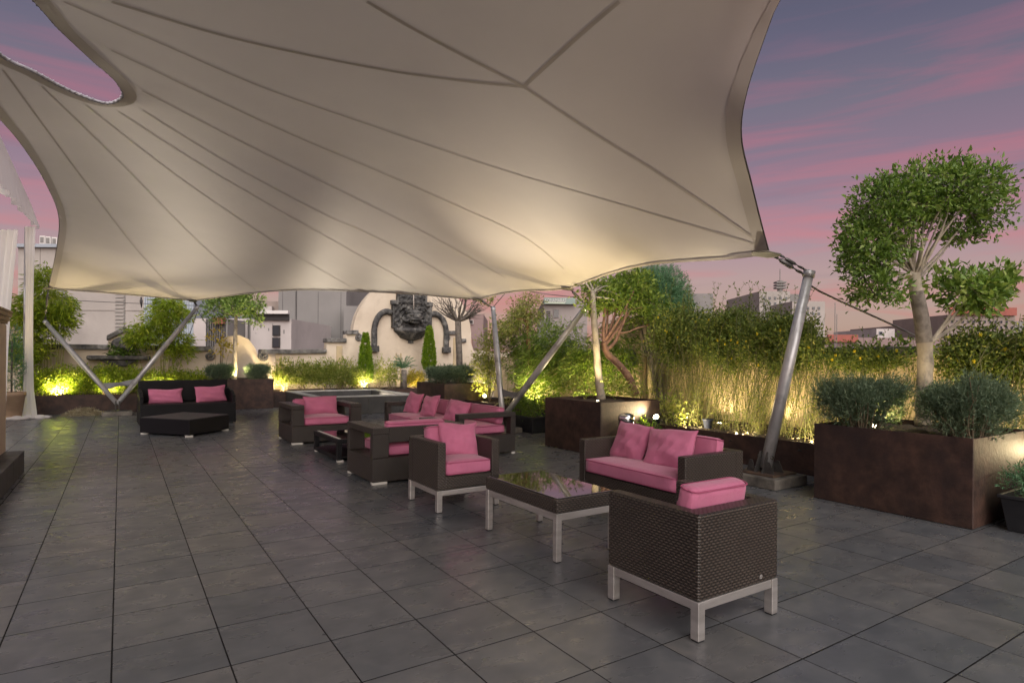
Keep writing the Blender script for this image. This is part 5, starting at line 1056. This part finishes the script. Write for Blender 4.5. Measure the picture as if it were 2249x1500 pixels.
# --- bamboo
def bamboo(label, cx_, cy_, z0, bl, n, nc, mat='lf_bamboo', Ln=0.13, r=0.3, group='bamboo clumps'):
    c, d, rr_ = sample_blobs(bl, n, 2.0); n = int(n*1.9); c, d, rr_ = sample_blobs(bl, n, 2.0); per = 8; ax = unit(np.c_[d[:, :2]*0.8, RNG.uniform(-0.5, 0.2, n)]); P0 = np.repeat(c, per, 0)+RNG.normal(0, 0.05, (n*per, 3)); D = np.repeat(ax, per, 0)+RNG.normal(0, 0.45, (n*per, 3))+np.array((0, 0, -0.25))
    g = leafgeo(P0, D, Ln*(1+RNG.uniform(-0.35, 0.35, n*per)), 0.17, 0.5+np.repeat(RNG.normal(0, 0.16, n), per)+RNG.normal(0, 0.12, n*per))
    idx = RNG.choice(n, nc); base = np.c_[cx_+RNG.normal(0, r*0.45, nc), cy_+RNG.normal(0, 0.1, nc), np.full(nc, z0)]; tips = c[idx].copy(); tips[:, 2] += 0.1
    base[:, 0] = base[:, 0]*0.55+tips[:, 0]*0.45
    mb = stems(base, tips, 0.011, 0.004, 0.05, 6)
    for i in RNG.choice(n, min(n, 90)): 
        j = np.linalg.norm(tips[:, :2]-c[i, :2], axis=1).argmin(); t = np.clip((c[i, 2]-z0)/(tips[j, 2]-z0+1e-6), 0.2, 0.98); p = base[j]*(1-t)+tips[j]*t; mb.tube([p, c[i]], [0.003, 0.0015], 3, cap=False)
    return shrub('bamboo_clump', (cx_, cy_, z0), label, g, mat, mb, 'culm', cat='bamboo', group=group)
Yb = 14.65
def by(x, y, rx, ry, Y=Yb, rd=None): p = ony(x, y, Y); s = float(np.dot(p-CAM, Fw))/FL; return (p[0], p[1], p[2], rx*s, rd or 0.35, ry*s)
b = ony(105, 880, Yb); bamboo('tall lime green bamboo clump beside the white curtain', b[0], Yb, 0.42, [by(100, 690, 55, 70), by(60, 700, 40, 60), by(95, 620, 22, 45), by(130, 690, 40, 40), by(60, 770, 38, 40)], 620, 16)
b = ony(350, 880, Yb); bamboo('bamboo clump behind the right leg of the left twin mast', b[0], Yb, 0.42, [by(350, 720, 50, 40), by(375, 690, 40, 30), by(310, 735, 34, 26), by(390, 760, 34, 34), by(370, 665, 28, 16)], 480, 14)
b = onx(1150, 880, 8.2); bamboo('dense bamboo thicket behind the bamboo side twin mast', b[0]-0.1, b[1], 0.36, [(8.25, 6.6, 1.45, 0.45, 0.7, 0.85), (8.3, 7.5, 1.5, 0.45, 0.8, 0.9), (8.1, 5.6, 1.2, 0.45, 0.6, 0.7), (8.3, 8.3, 1.7, 0.4, 0.5, 0.9), (7.9, 6.9, 1.0, 0.4, 1.1, 0.5), (8.2, 4.9, 1.4, 0.4, 0.5, 0.8)], 1300, 60, 'lf_green', 0.10, 0.9)
g, c = clumps([(7.75, 8.9, 1.25, 0.3, 0.35, 0.75), (7.9, 8.6, 1.9, 0.25, 0.3, 0.45)], 620, 8, 0.06, 0.055, 0.4, shell=2, rnd0=0.75); idx = RNG.choice(len(c), 18)
shrub('yellowish_shrub', (7.8, 8.8, 0.36), 'tall yellow lit shrub beside the bare tree planter', g, 'lf_shrub', stems(np.tile((7.8, 8.8, 0.36), (18, 1)), c[idx], 0.008, 0.003), 'twig')
# yellow leaved tree with orange trunk
k = 13.5; tr = [dp(1161, 880, k), dp(1160, 800, k), dp(1160, 740, k), dp(1158, 705, k)]; tr[0][2] = 0.36
tree('yellowing_tree', tr, [0.05, 0.045, 0.04, 0.03], 'slender tree with orange trunk and yellow leaves behind the bamboo', [blobpx(1140, 690, 30, 34, k), blobpx(1165, 670, 26, 34, k), blobpx(1125, 720, 26, 24, k), blobpx(1175, 700, 20, 28, k)], 'lf_shrub', 'bark_orange', nc=360, per=8, sigma=0.06, Ln=0.07, wr=0.26, shell=2, nlimb=10, limb_r=0.014, twigs=60, rnd0=0.72, up=-0.4)
# bare tree in the far planter
k = float(np.dot(gp(1008, 812, 1.0)-CAM, Fw)); bb = np.array((7.55, 10.25, 0.74)); k = float(np.dot(bb-CAM, Fw))
tr = [bb, dp(1009, 790, k), dp(1007, 745, k), dp(1006, 706, k)]; tr[0] = dp(1009, 842, k)
e = empty('bare_tree', tr[0], 'pollarded bare tree with upswept branches in the far planter', 'tree'); child('trunk', MB().tube(catmull(tr, 4), np.linspace(0.085, 0.075, 13), 12).mesh('trunk', smooth=True), MT['bark_dark'], e)
for s in range(22):
    an = RNG.uniform(-1.25, 1.3); L_ = RNG.uniform(0.4, 0.75); a = np.array(tr[-1]); rd = np.array((Rt*math.sin(an)*0.9+Fw*RNG.normal(0, 0.35)))+np.array((0, 0, math.cos(an)*0.85+0.15)); b_ = a+rd*L_; mb = MB(); q = bez(a, b_, Rt*math.sin(an)*0.22+RNG.normal(0, 0.07, 3), 6); mb.tube(q, np.linspace(0.03, 0.006, 6), 6, cap=False)
    for j in range(7):
        p = q[RNG.integers(2, 6)]; mb.tube(bez(p, p+unit(rd+RNG.normal(0, 0.4, 3))*RNG.uniform(0.2, 0.45), RNG.normal(0, 0.03, 3), 4), np.linspace(0.008, 0.003, 4), 4, cap=False)
    child('branch', mb.mesh('branch', smooth=True), MT['bark_dark'], e)
g, _ = clumps([blobpx(1070, 655, 16, 8, k-0.8), blobpx(1055, 665, 14, 6, k-0.8)], 22, 7, 0.05, 0.07, 0.4, rnd0=0.7); leafobj('last_leaves', g, 'lf_shrub', e)
# tree behind the black sofa
k = float(np.dot(np.array((3.17, 14.2, 0.8))-CAM, Fw)); tr = [dp(514, 836, k), dp(516, 790, k), dp(517, 740, k), dp(518, 706, k), dp(519, 690, k)]
tree('small_crowned_tree', tr, [0.07, 0.058, 0.052, 0.045, 0.035], 'small evergreen tree with pale trunk behind the black sofa', [blobpx(475, 680, 30, 30, k), blobpx(500, 660, 36, 22, k), blobpx(545, 665, 34, 26, k), blobpx(560, 690, 20, 26, k), blobpx(520, 650, 40, 18, k), blobpx(525, 672, 30, 20, k-0.4), blobpx(465, 655, 22, 16, k)], 'lf_ficus', 'bark_pale', nc=560, per=9, sigma=0.055, Ln=0.075, wr=0.42, shell=4, nlimb=18, limb_r=0.02, twigs=110, rnd0=0.6)
# sapling with yellow leaves
b = ony(484, 830, 14.7); g, c = clumps([by(480, 750, 22, 20, 14.7, 0.15), by(478, 725, 12, 12, 14.7, 0.12), by(492, 765, 18, 14, 14.7, 0.15)], 26, 7, 0.06, 0.10, 0.36, rnd0=0.6)
shrub('yellow_sapling', (b[0], 14.7, 0.42), 'thin sapling with a few yellow leaves beside the scroll on the wall', g, 'lf_yellow', stems([(b[0], 14.7, 0.42)]*8, c[:8], 0.010, 0.003, 0.02), 'twig', cat='sapling')
# cypresses
for px, yt, yb_, w, lab in ((803, 733, 838, 15, 'pointed lime green cypress left of the wall fountain'), (943, 717, 812, 14, 'pointed lime green cypress right of the wall fountain')):
    Y = 14.55; a = ony(px, yt, Y); b = ony(px, yb_, Y); s = float(np.dot(a-CAM, Fw))/FL; n = 1500; t = RNG.random(n)**0.8; an = RNG.uniform(0, 2*math.pi, n)
    R0 = w*s*(np.sin(np.clip(t*0.86+0.14, 0, 1)*math.pi/2)*1.05)*(0.75+0.3*RNG.random(n))*np.where(t > 0.85, 1-(t-0.85)*2.2, 1); zz = a[2]*(1-t)+b[2]*t; c = np.c_[a[0]+R0*np.cos(an), Y+R0*np.sin(an)*0.9, zz]
    ax = unit(np.c_[np.cos(an)*0.6, np.sin(an)*0.6, np.full(n, 0.9)]); per = 7; P0 = np.repeat(c, per, 0)+RNG.normal(0, 0.018, (n*per, 3)); g = leafgeo(P0, np.repeat(ax, per, 0)+RNG.normal(0, 0.35, (n*per, 3)), 0.055, 0.35, 0.5+np.repeat(RNG.normal(0, 0.2, n), per))
    shrub('cypress', (a[0], Y, 0.42), lab, g, 'lf_cypress', MB().tube([(a[0], Y, 0.40), (a[0], Y, b[2]+0.5)], 0.03, 6), 'bark_dark', cat='cypress', group='pointed cypresses by the fountain')
# cycad
b = ony(886, 862, 14.4); top = ony(886, 812, 14.4); mb = MB().tube([(b[0], 14.4, 0.42), (b[0]+0.02, 14.4, top[2])], [0.11, 0.08], 10); e = empty('cycad', (b[0], 14.4, 0.42), 'small cycad palm with arching fronds in front of the wall fountain', 'palm'); child('trunk', mb.mesh('trunk', smooth=True), MT['bark_dark'], e)
for i in range(22):
    an = RNG.uniform(0, 2*math.pi); tilt = RNG.uniform(0.2, 1.1); L_ = RNG.uniform(0.35, 0.55); h = np.array((math.cos(an)*math.sin(tilt), math.sin(an)*math.sin(tilt), math.cos(tilt))); q = bez(top, top+h*L_+np.array((0, 0, -0.10*tilt)), np.array((0, 0, 0.10)), 9)
    P0 = []; D0 = []
    for j in range(1, 9):
        d = q[j]-q[j-1]; sd = np.cross(d, (0, 0, 1)); sd = sd/(np.linalg.norm(sd)+1e-9)
        for s in (-1, 1):
            for _ in range(2): P0.append(q[j]+RNG.normal(0, 0.008, 3)); D0.append(unit(d)*0.7+sd*s+np.array((0, 0, 0.25)))
    v, f, a_ = leafgeo(np.array(P0), np.array(D0), 0.13, 0.10, RNG.uniform(0.3, 0.7, len(P0))); o = child('frond', npmesh('frond', v, f, a_), MT['lf_conifer'], e)
# light shrubs behind the basin
xs = (625, 668, 712, 755, 785, 832, 860, 912)
labs = ('bright yellow green shrub right beside the sofa planter', 'light green feathery shrub second from the sofa planter', 'light green feathery shrub behind the middle of the basin', 'feathery shrub just left of the left cypress', 'low shrub at the foot of the left cypress', 'thin olive shrub between cypress and cycad', 'dry looking thin shrub left of the cycad', 'bright yellow lit shrub right of the cycad')
for i, (px, lab) in enumerate(zip(xs, labs)):
    h = (62, 60, 64, 62, 40, 66, 62, 38)[i]; w = (26, 34, 34, 34, 26, 20, 16, 20)[i]; Y = 14.45+0.1*(i % 2); b = ony(px, 858, Y)
    g, c = clumps([by(px, 850-h*0.55, w, h*0.45, Y, 0.3), by(px-w*0.4, 850-h*0.35, w*0.6, h*0.3, Y, 0.3), by(px+w*0.4, 850-h*0.4, w*0.6, h*0.33, Y, 0.3)], (420, 560, 560, 520, 260, 170, 130, 260)[i], 8, 0.05, 0.058, 0.4, shell=2, rnd0=0.6, up=0.4); idx = RNG.choice(len(c), 16)
    shrub('feathery_shrub', (b[0], Y, 0.42), lab, g, 'lf_shrub' if i != 7 else 'lf_yellow', stems(np.tile((b[0], Y, 0.40), (16, 1))+RNG.normal(0, 0.08, (16, 3))*np.array((1, 1, 0)), c[idx], 0.007, 0.003), 'twig', group='light shrubs behind the basin')
xs = (85, 135, 185, 235, 285, 335, 385, 430)
labs = ('low lit shrub under the left bamboo', 'leafy low shrub right of the left bamboo', 'leafy low shrub left of the stone wall shelf', 'leafy low shrub under the left end of the stone shelf', 'leafy low shrub between the legs of the left twin mast', 'leafy low shrub under the right bamboo', 'bright low shrub behind the back of the black sofa', 'thin bright shrub between right bamboo and sofa planter')
for i, (px, lab) in enumerate(zip(xs, labs)):
    h = (60, 72, 66, 76, 70, 60, 64, 60)[i]; w = 32; Y = 14.5+0.12*(i % 2); b = ony(px, 872, Y)
    g, c = clumps([by(px, 868-h*0.5, w, h*0.42, Y, 0.3), by(px-w*0.5, 868-h*0.38, w*0.6, h*0.3, Y, 0.25), by(px+w*0.5, 868-h*0.4, w*0.6, h*0.3, Y, 0.25)], 460, 8, 0.05, 0.06, 0.4, shell=2, rnd0=0.5, up=0.3); idx = RNG.choice(len(c), 14)
    shrub('leafy_shrub', (b[0], Y, 0.44), lab, g, 'lf_bamboo', stems(np.tile((b[0], Y, 0.42), (14, 1))+RNG.normal(0, 0.08, (14, 3))*np.array((1, 1, 0)), c[idx], 0.007, 0.003), 'twig', group='low shrubs in the left bed')
g, c = clumps([by(278, 770, 30, 16, 14.95, 0.15), by(262, 778, 16, 10, 14.95, 0.12)], 60, 7, 0.05, 0.11, 0.3, rnd0=0.3, up=-0.1); b = ony(275, 780, 14.95)
shrub('shelf_plant', (b[0], 14.95, b[2]-0.05), 'dark trailing plant growing on the stone wall shelf', g, 'lf_green', cat='plant')
# shrub by the spotlight, seedlings in the jasmine bed
g, c = clumps([blobpx(1475, 905, 34, 30, 9.25), blobpx(1462, 885, 16, 20, 9.25)], 60, 7, 0.05, 0.055, 0.5, rnd0=0.75); b = dp(1468, 930, 9.3); shrub('lit_seedling', (b[0], b[1], 0.36), 'bright lit seedling right of the glaring spotlight', g, 'lf_shrub', stems([(b[0], b[1], 0.35)]*8, c[:8], 0.006, 0.003), 'stem_green', cat='plant')
g, c = clumps([blobpx(1420, 940, 20, 26, 8.9), blobpx(1430, 955, 22, 18, 8.8)], 70, 8, 0.04, 0.05, 0.4, rnd0=0.3); b = dp(1424, 985, 8.85); shrub('dark_potted_bush', (b[0], b[1], 0.0), 'small dark bush on the floor between bin and low planter', g, 'lf_green', stems([(b[0], b[1], 0.0)]*10, c[:10], 0.006, 0.003), 'twig', cat='plant')
# fallen leaves and litter on the soil of the right bed
n = 900; P0 = np.c_[RNG.uniform(7.5, 8.8, n), RNG.uniform(-1.5, 8.5, n), np.full(n, 0.36)+RNG.random(n)*0.03]; D = RNG.normal(0, 1, (n, 3))*np.array((1, 1, 0.25)); v, f, a_ = leafgeo(P0, D, 0.05, 0.5, RNG.random(n))
tag(put('fallen_leaves', npmesh('fallen_leaves', v, f, a_), MT['lf_dry']), 'dry fallen leaves lying on the soil of the right bed', 'leaves', kind='stuff')
# heap of dry clippings by the left mast
hc = gp(185, 913, 0); n = 2600; an = RNG.uniform(0, 6.28, n); rr = np.sqrt(RNG.random(n)); P0 = np.c_[hc[0]+rr*np.cos(an)*0.42, hc[1]+0.12+rr*np.sin(an)*0.22, np.maximum(0.004, (1-rr**1.5)*0.20*RNG.random(n)**0.4)]; v, f, a_ = leafgeo(P0, RNG.normal(0, 1, (n, 3))*np.array((1, 1, 0.35)), 0.09, 0.12, RNG.random(n))
tag(put('dry_clippings', npmesh('dry_clippings', v, f, a_), MT['lf_dry']), 'heap of pale dry clippings beside the left mast footing', 'clippings', kind='stuff')
# black tubs
def tub(x0, x1, y0, y1, h, label):
    e = empty('plant_tub', ((x0+x1)/2, (y0+y1)/2, 0), label, 'plant pot', 'black plastic plant tubs'); ins = 0.05; t = 0.015
    def ring(o, z): return [(x0+o, y0+o, z), (x1-o, y0+o, z), (x1-o, y1-o, z), (x0+o, y1-o, z)]
    V = ring(ins, 0)+ring(0.012, h-0.03)+ring(-0.006, h-0.028)+ring(-0.006, h)+ring(t, h)+ring(t+0.02, h-0.06); F = [(3, 2, 1, 0)]
    for r in range(5): F += [(4*r+i, 4*r+(i+1) % 4, 4*r+4+(i+1) % 4, 4*r+4+i) for i in range(4)]
    mb = MB(); mb.add(V, F); child('shell', mb.mesh('shell', bevel=0.006), MT['black_plastic'], e); child('soil', MB().box((x0+t+0.022, y0+t+0.022, h-0.08), (x1-t-0.022, y1-t-0.022, h-0.045)).mesh('soil'), MT['soil'], e); return e
ta = gp(1170, 953, 0); tub(ta[0]-0.03, ta[0]+0.55, ta[1]-0.02, ta[1]+0.80, 0.31, 'rectangular black plastic tub left of the tall planter'); mxx, myy = ta[0]+0.26, ta[1]+0.39
g, c = clumps([(mxx, myy, 0.50, 0.30, 0.42, 0.26), (mxx-0.15, myy+0.1, 0.42, 0.25, 0.35, 0.2)], 240, 8, 0.045, 0.045, 0.45, rnd0=0.42, shell=2); shrub('tub_shrub', (mxx, myy, 0.26), 'bushy green shrub growing in the black tub left of the tall planter', g, 'lf_green', stems(np.tile((mxx, myy, 0.25), (14, 1)), c[RNG.choice(len(c), 14)], 0.006, 0.003), 'twig')
child('wood_step', MB().box((mxx-0.65, myy+0.5, 0.0), (mxx-0.05, myy+0.62, 0.14)).mesh('wood_step', bevel=0.008), MT['concrete'], empty('concrete_kerb', (mxx-0.3, myy+0.5, 0), 'low pale kerb block behind the black tub', 'kerb'))
tb_ = gp(2195, 1166, 0); tub(tb_[0]+0.02, tb_[0]+0.75, tb_[1]-0.95, tb_[1]+0.02, 0.30, 'black plastic tub at the right picture edge'); mxx, myy = tb_[0]+0.38, tb_[1]-0.42
g, c = sprigs([(mxx, myy+0.05, 0.40, 0.36, 0.42, 0.14), (mxx-0.1, myy+0.22, 0.38, 0.26, 0.26, 0.16), (mxx+0.1, myy, 0.46, 0.2, 0.3, 0.14)], 800, 7, 0.07, 0.035, 0.2, shell=2.5, rnd0=0.5); shrub('potted_juniper', (mxx, myy, 0.25), 'spreading dark green juniper in the tub at the right edge', g, 'lf_conifer', stems(np.tile((mxx, myy, 0.25), (12, 1)), c[RNG.choice(len(c), 12)], 0.008, 0.003), 'twig')
# small blue pot on the right bed edge, terracotta pot with conifer behind the curtain
pb = gp(1547, 940, 0.36); e = empty('blue_pot', (pb[0]+0.08, pb[1], 0.352), 'small dark blue flower pot standing in the jasmine bed', 'plant pot'); put('pot_body', MB().lathe([(0.05, 0), (0.055, 0.01), (0.078, 0.12), (0.085, 0.125), (0.085, 0.145), (0.07, 0.145), (0.06, 0.10)], n=18).mesh('pot_body', smooth=True), plain('dark_blue_glaze', (0.018, 0.022, 0.04), 0.4), e); put('pot_soil', MB().lathe([(0.07, 0.118), (0.01, 0.122)], n=14).mesh('pot_soil'), MT['soil'], e)
pp = dp(25, 905, 13.0); e = empty('terracotta_pot', (pp[0], pp[1], 0), 'tall beige pot behind the pale curtain at the left', 'plant pot'); put('pot_body', MB().lathe([(0.16, 0), (0.18, 0.05), (0.24, 0.5), (0.26, 0.52), (0.26, 0.6), (0.22, 0.6), (0.2, 0.5)], n=20).mesh('pot_body', smooth=True), noisy('beige_terracotta', (0.36, 0.25, 0.16), (0.46, 0.33, 0.22), 4, 0.8), e); put('pot_soil', MB().lathe([(0.215, 0.54), (0.01, 0.55)], n=14).mesh('pot_soil'), MT['soil'], e)
g, c = sprigs([(pp[0], pp[1], 1.1, 0.24, 0.24, 0.5), (pp[0], pp[1], 1.7, 0.16, 0.16, 0.35)], 500, 7, 0.08, 0.05, 0.2, shell=3); shrub('potted_conifer', (pp[0], pp[1], 0.55), 'narrow green conifer in the beige pot behind the curtain', g, 'lf_conifer', MB().tube([(pp[0], pp[1], 0.53), (pp[0], pp[1], 1.7)], 0.02, 6), 'bark_dark', cat='conifer')

# ================================================================== buildings behind the terrace
def bmat(n, c, v=0.85, sc=0.35): return noisy(n, tuple(x*v for x in c), c, sc, 0.9, 0, 0.0, 1, c3=tuple(x*0.72 for x in c), s3=0.22)
def bld(name, label, x0, x1, yt, k, mat, depth=9.0, cat='building', group='city buildings beyond the terrace'):
    a = dp((x0+x1)/2, yt, k); e = empty(name, (a[0], a[1], -14), label, cat, group, rz=-YAW); w = (x1-x0)*k/FL
    put('wall', MB().box((-w/2, 0, 0), (w/2, depth, a[2]+14)).mesh('wall'), mat, e); e['k'] = k; e['px'] = (x0+x1)/2; e['py'] = yt; e['z'] = float(a[2]+14); return e
def bpart(e, nm, x0, x1, y0, y1, mat, y=-0.05, th=0.1, par=None):
    s = e['k']/FL; X0, X1 = (x0-e['px'])*s, (x1-e['px'])*s; Z1, Z0 = e['z']-(y0-e['py'])*s, e['z']-(y1-e['py'])*s
    return put(nm, MB().box((X0, y-th, Z0), (X1, y+0.02, Z1)).mesh(nm), mat, par or e)
def bwin(e, x0, x1, y0, y1, frame, pane):
    f = bpart(e, 'window', x0, x1, y0, y1, frame, 0.0, 0.12); s = e['k']/FL; d = (x1-x0)*0.10; bpart(e, 'pane', x0+d, x1-d, y0+d, y1-d, pane, -0.121, 0.02, par=f); return f
BW = bmat('pale_concrete', (0.40, 0.365, 0.335)); BWl = bmat('concrete_line', (0.36, 0.33, 0.305)); BGl = bmat('lattice_grey', (0.30, 0.285, 0.265)); BG = bmat('grey_render', (0.235, 0.225, 0.215)); BWh = bmat('off_white_render', (0.55, 0.50, 0.48)); BBl = bmat('bluegrey_sheet', (0.36, 0.40, 0.45)); BM = bmat('mauve_render', (0.28, 0.20, 0.19)); BRd = bmat('red_paint', (0.34, 0.11, 0.085)); BTl = bmat('teal_sign', (0.30, 0.38, 0.34)); BBr = bmat('brown_render', (0.30, 0.245, 0.215)); BDk = bmat('dark_recess', (0.06, 0.055, 0.055))
WH = plain('white_paint', (0.66, 0.63, 0.61), 0.7); GL = MT['glass_win']
k = 38
e = bld('concrete_block', 'pale concrete building with lattice strips rising behind the left wall', 40, 322, 542, k, BW, 14)
bpart(e, 'parapet', 38, 325, 538, 545, BBl, 0.0, 0.25)
for i in (1, 3): bpart(e, 'floor_band', 41, 321, 578+i*34, 579.6+i*34, BWl, 0.0, 0.04)
for x in (88,): bpart(e, 'column_line', x, x+1, 546, 760, BWl, 0.0, 0.04)
for x0 in (128, 256):
    lp = bpart(e, 'lattice_strip', x0, x0+20, 560, 725, BGl, 0.0, 0.08)
    for i in range(20): bpart(e, 'lattice_slat', x0+1, x0+19, 562+i*8, 565+i*8, BW, -0.081, 0.06, par=lp)
for i, x in enumerate((80, 93, 107)):   # roof sign boxes
    f = bpart(e, 'sign_box', x, x+11, 517+i*1.5, 536+i*1.5, WH, 0.6, 0.35); bpart(e, 'sign_panel', x+2, x+9, 520+i*1.5, 532+i*1.5, BG, 0.24, 0.03, par=f); bpart(e, 'sign_post', x+4, x+6, 536+i*1.5, 539, BG, 0.6, 0.1)
e = bld('corrugated_shed', 'light blue corrugated sheet building behind the right bamboo', 316, 425, 650, 34, BBl, 8)
for i in range(20): bpart(e, 'sheet_rib', 318+i*5.3, 319.5+i*5.3, 652, 765, bmat('pale_blue_rib', (0.45, 0.50, 0.54)) if i == 0 else bpy.data.materials['pale_blue_rib'], 0.0, 0.06)
e = bld('grey_shed', 'dark grey ribbed shed behind the thin sapling', 452, 500, 700, 30, BG, 6)
for i in range(9): bpart(e, 'sheet_rib', 454+i*5, 456+i*5, 702, 765, BDk, 0.0, 0.06)
bpart(e, 'red_sheet', 474, 496, 698, 712, BRd, 0.0, 0.3)
e = bld('old_white_house', 'weathered white house with two narrow windows behind the small tree', 425, 640, 700, 32, BWh, 7)
bwin(e, 600, 616, 714, 737, BDk, GL); bwin(e, 600, 616, 741, 763, BDk, GL)
bpart(e, 'roof_parapet', 560, 640, 683, 690, WH, -0.3, 0.2); bpart(e, 'roof_gap_shade', 562, 637, 690, 703, BDk, -0.1, 0.1)  # dark solid box under the parapet, shade of the gap put into its colour
for px in (546, 549): bpart(e, 'drain_pipe', px, px+1.2, 703, 765, BG, 0.0, 0.12)
for i in range(9): x = 555+i*8.5+random.uniform(-2, 2); y = 706+random.uniform(0, 40); bpart(e, 'peeled_patch', x, x+random.uniform(1, 3), y, y+random.uniform(2, 9), BG, 0.0, 0.012)
e = bld('stepped_annex', 'stepped brown and grey annex above the old white house', 575, 655, 662, 42, BBr, 8); bpart(e, 'annex_wall', 578, 602, 674, 700, BWh, 0.0, 0.4)
e = bld('grey_blank_block', 'tall blank grey rendered block left of the wall fountain', 612, 761, 604, 40, BG, 12)
bpart(e, 'expansion_joint', 651, 652.5, 606, 765, BDk, 0.0, 0.03); e2 = bld('grey_side_block', 'lower grey block stepping down toward the fountain', 755, 790, 672, 39, BG, 8)
for x in (612, 640, 690, 740): bpart(e, 'render_panel_joint', x+9, x+9.6, 640, 765, BDk, 0.0, 0.015)
e = bld('mauve_roof', 'low mauve roofed building glimpsed left of the fountain arch', 762, 800, 676, 60, BM, 6)
e = bld('mauve_house', 'mauve and pink house behind the bare tree', 1000, 1062, 690, 34, BM, 6); bwin(e, 1028, 1040, 703, 712, BWh, GL); bpart(e, 'dormer', 1016, 1034, 684, 700, BBr, 0.0, 0.5); bpart(e, 'pink_annex', 1012, 1040, 745, 772, bmat('pink_render', (0.45, 0.30, 0.24)), -0.2, 1.2)
e = bld('sign_tower', 'grey tower with teal roof sign seen between the twin mast legs', 1195, 1290, 656, 70, bmat('tower_render', (0.30, 0.265, 0.25)), 16)
bpart(e, 'sign_band', 1194, 1262, 655, 669, BTl, -0.1, 0.5); bpart(e, 'sign_strip', 1196, 1240, 664.5, 668.5, bmat('pale_green_strip', (0.55, 0.62, 0.50)), -0.61, 0.05)
tcv = bpy.data.curves.new('lettering', 'FONT'); tcv.body = 'KOHAMARAS'; tcv.align_x = 'CENTER'; s_ = e['k']/FL; tcv.size = 11*s_; tcv.extrude = 0.03
to = bpy.data.objects.new('tmp_text', tcv); COL.objects.link(to); dg = bpy.context.evaluated_depsgraph_get(); tme = bpy.data.meshes.new_from_object(to.evaluated_get(dg)); bpy.data.objects.remove(to)
lt_ = put('sign_lettering', tme, WH, e, ((1219-e['px'])*s_, -0.66, e['z']-(665-e['py'])*s_), (R_(90), 0, 0)); xs_ = [v.co.x for v in tme.vertices]; lt_.scale = (46*s_/(max(xs_)-min(xs_)), 1, 1)
for i in range(7): bpart(e, 'louvre', 1200, 1209, 684+i*4.6, 686+i*4.6, BDk, 0.0, 0.1)
bwin(e, 1216, 1228, 680, 698, BG, GL)
bpart(e, 'lower_annex', 1180, 1206, 706, 770, BG, -0.3, 1.0); bwin(e, 1182, 1188, 732, 752, WH, GL)
e = bld('dark_water_tank_shed', 'small dark shed roof behind the right leg of the twin mast', 1218, 1262, 748, 17, MT['black_plastic'], 2)
for i, (x0, x1, yt, kk, m, lab) in enumerate(((1518, 1566, 645, 120, BG, 'distant grey flat roofed block left of the jasmine shoots'), (1668, 1735, 640, 130, BW, 'distant concrete block below the antenna mast'), (1730, 1772, 646, 135, BG, 'distant grey block behind the leaning mast'), (1740, 1812, 662, 120, BW, 'distant pale block right of the leaning mast'), (1925, 1965, 722, 150, BWh, 'far small white house with a blue window'), (1960, 1992, 716, 160, BBr, 'far narrow brown house beside the white one'), (2080, 2230, 692, 140, BBr, 'far brown building topped by a red band'), (1500, 1700, 735, 110, BM, 'long low mauve row of roofs behind the jasmine'), (1810, 2080, 742, 110, BM, 'long low red brown row of roofs right of the mast'), (2200, 2330, 706, 150, BG, 'far grey block at the right edge'))):
    e = bld('distant_block', lab, x0, x1, yt, kk, m, 20)
    if i in (1, 3, 6): 
        for wx in np.arange(x0+8, x1-6, 12):
            for wy in (yt+12, yt+24): bwin(e, wx, wx+5, wy, wy+6, BG, GL)
    if i == 4: bwin(e, 1930, 1938, 728, 736, BBl, GL)
    if i == 6: bpart(e, 'red_band', 2082, 2228, 676, 693, BRd, -0.2, 0.5)
    if i == 8: bpart(e, 'red_roof', 1815, 1880, 736, 752, BRd, -0.2, 0.5)
    if i == 1:
        z0 = e['z']; s_ = e['k']/FL; xx = (1722-e['px'])*s_; mb = MB(); mb.tube([(xx, 2, z0), (xx, 2, z0+26*s_)], 0.55, 8); mb.tube([(xx, 2, z0+26*s_), (xx, 2, z0+52*s_)], 0.09, 5)
        for q in (8, 14, 20): mb.box((xx-1.1, 1.2, z0+q*s_), (xx+1.1, 2.8, z0+q*s_+0.35))
        put('antenna', mb.mesh('antenna'), BG, e)
for x, yt in ((1834, 665), (1838, 690)):
    a = dp(x, yt, 90); tag(put('thin_antenna', MB().tube([(a[0], a[1], -2), a], 0.06, 5).mesh('thin_antenna'), BG), 'taller thin antenna pole right of the mast' if yt == 665 else 'shorter thin antenna pole right of the mast', 'antenna')
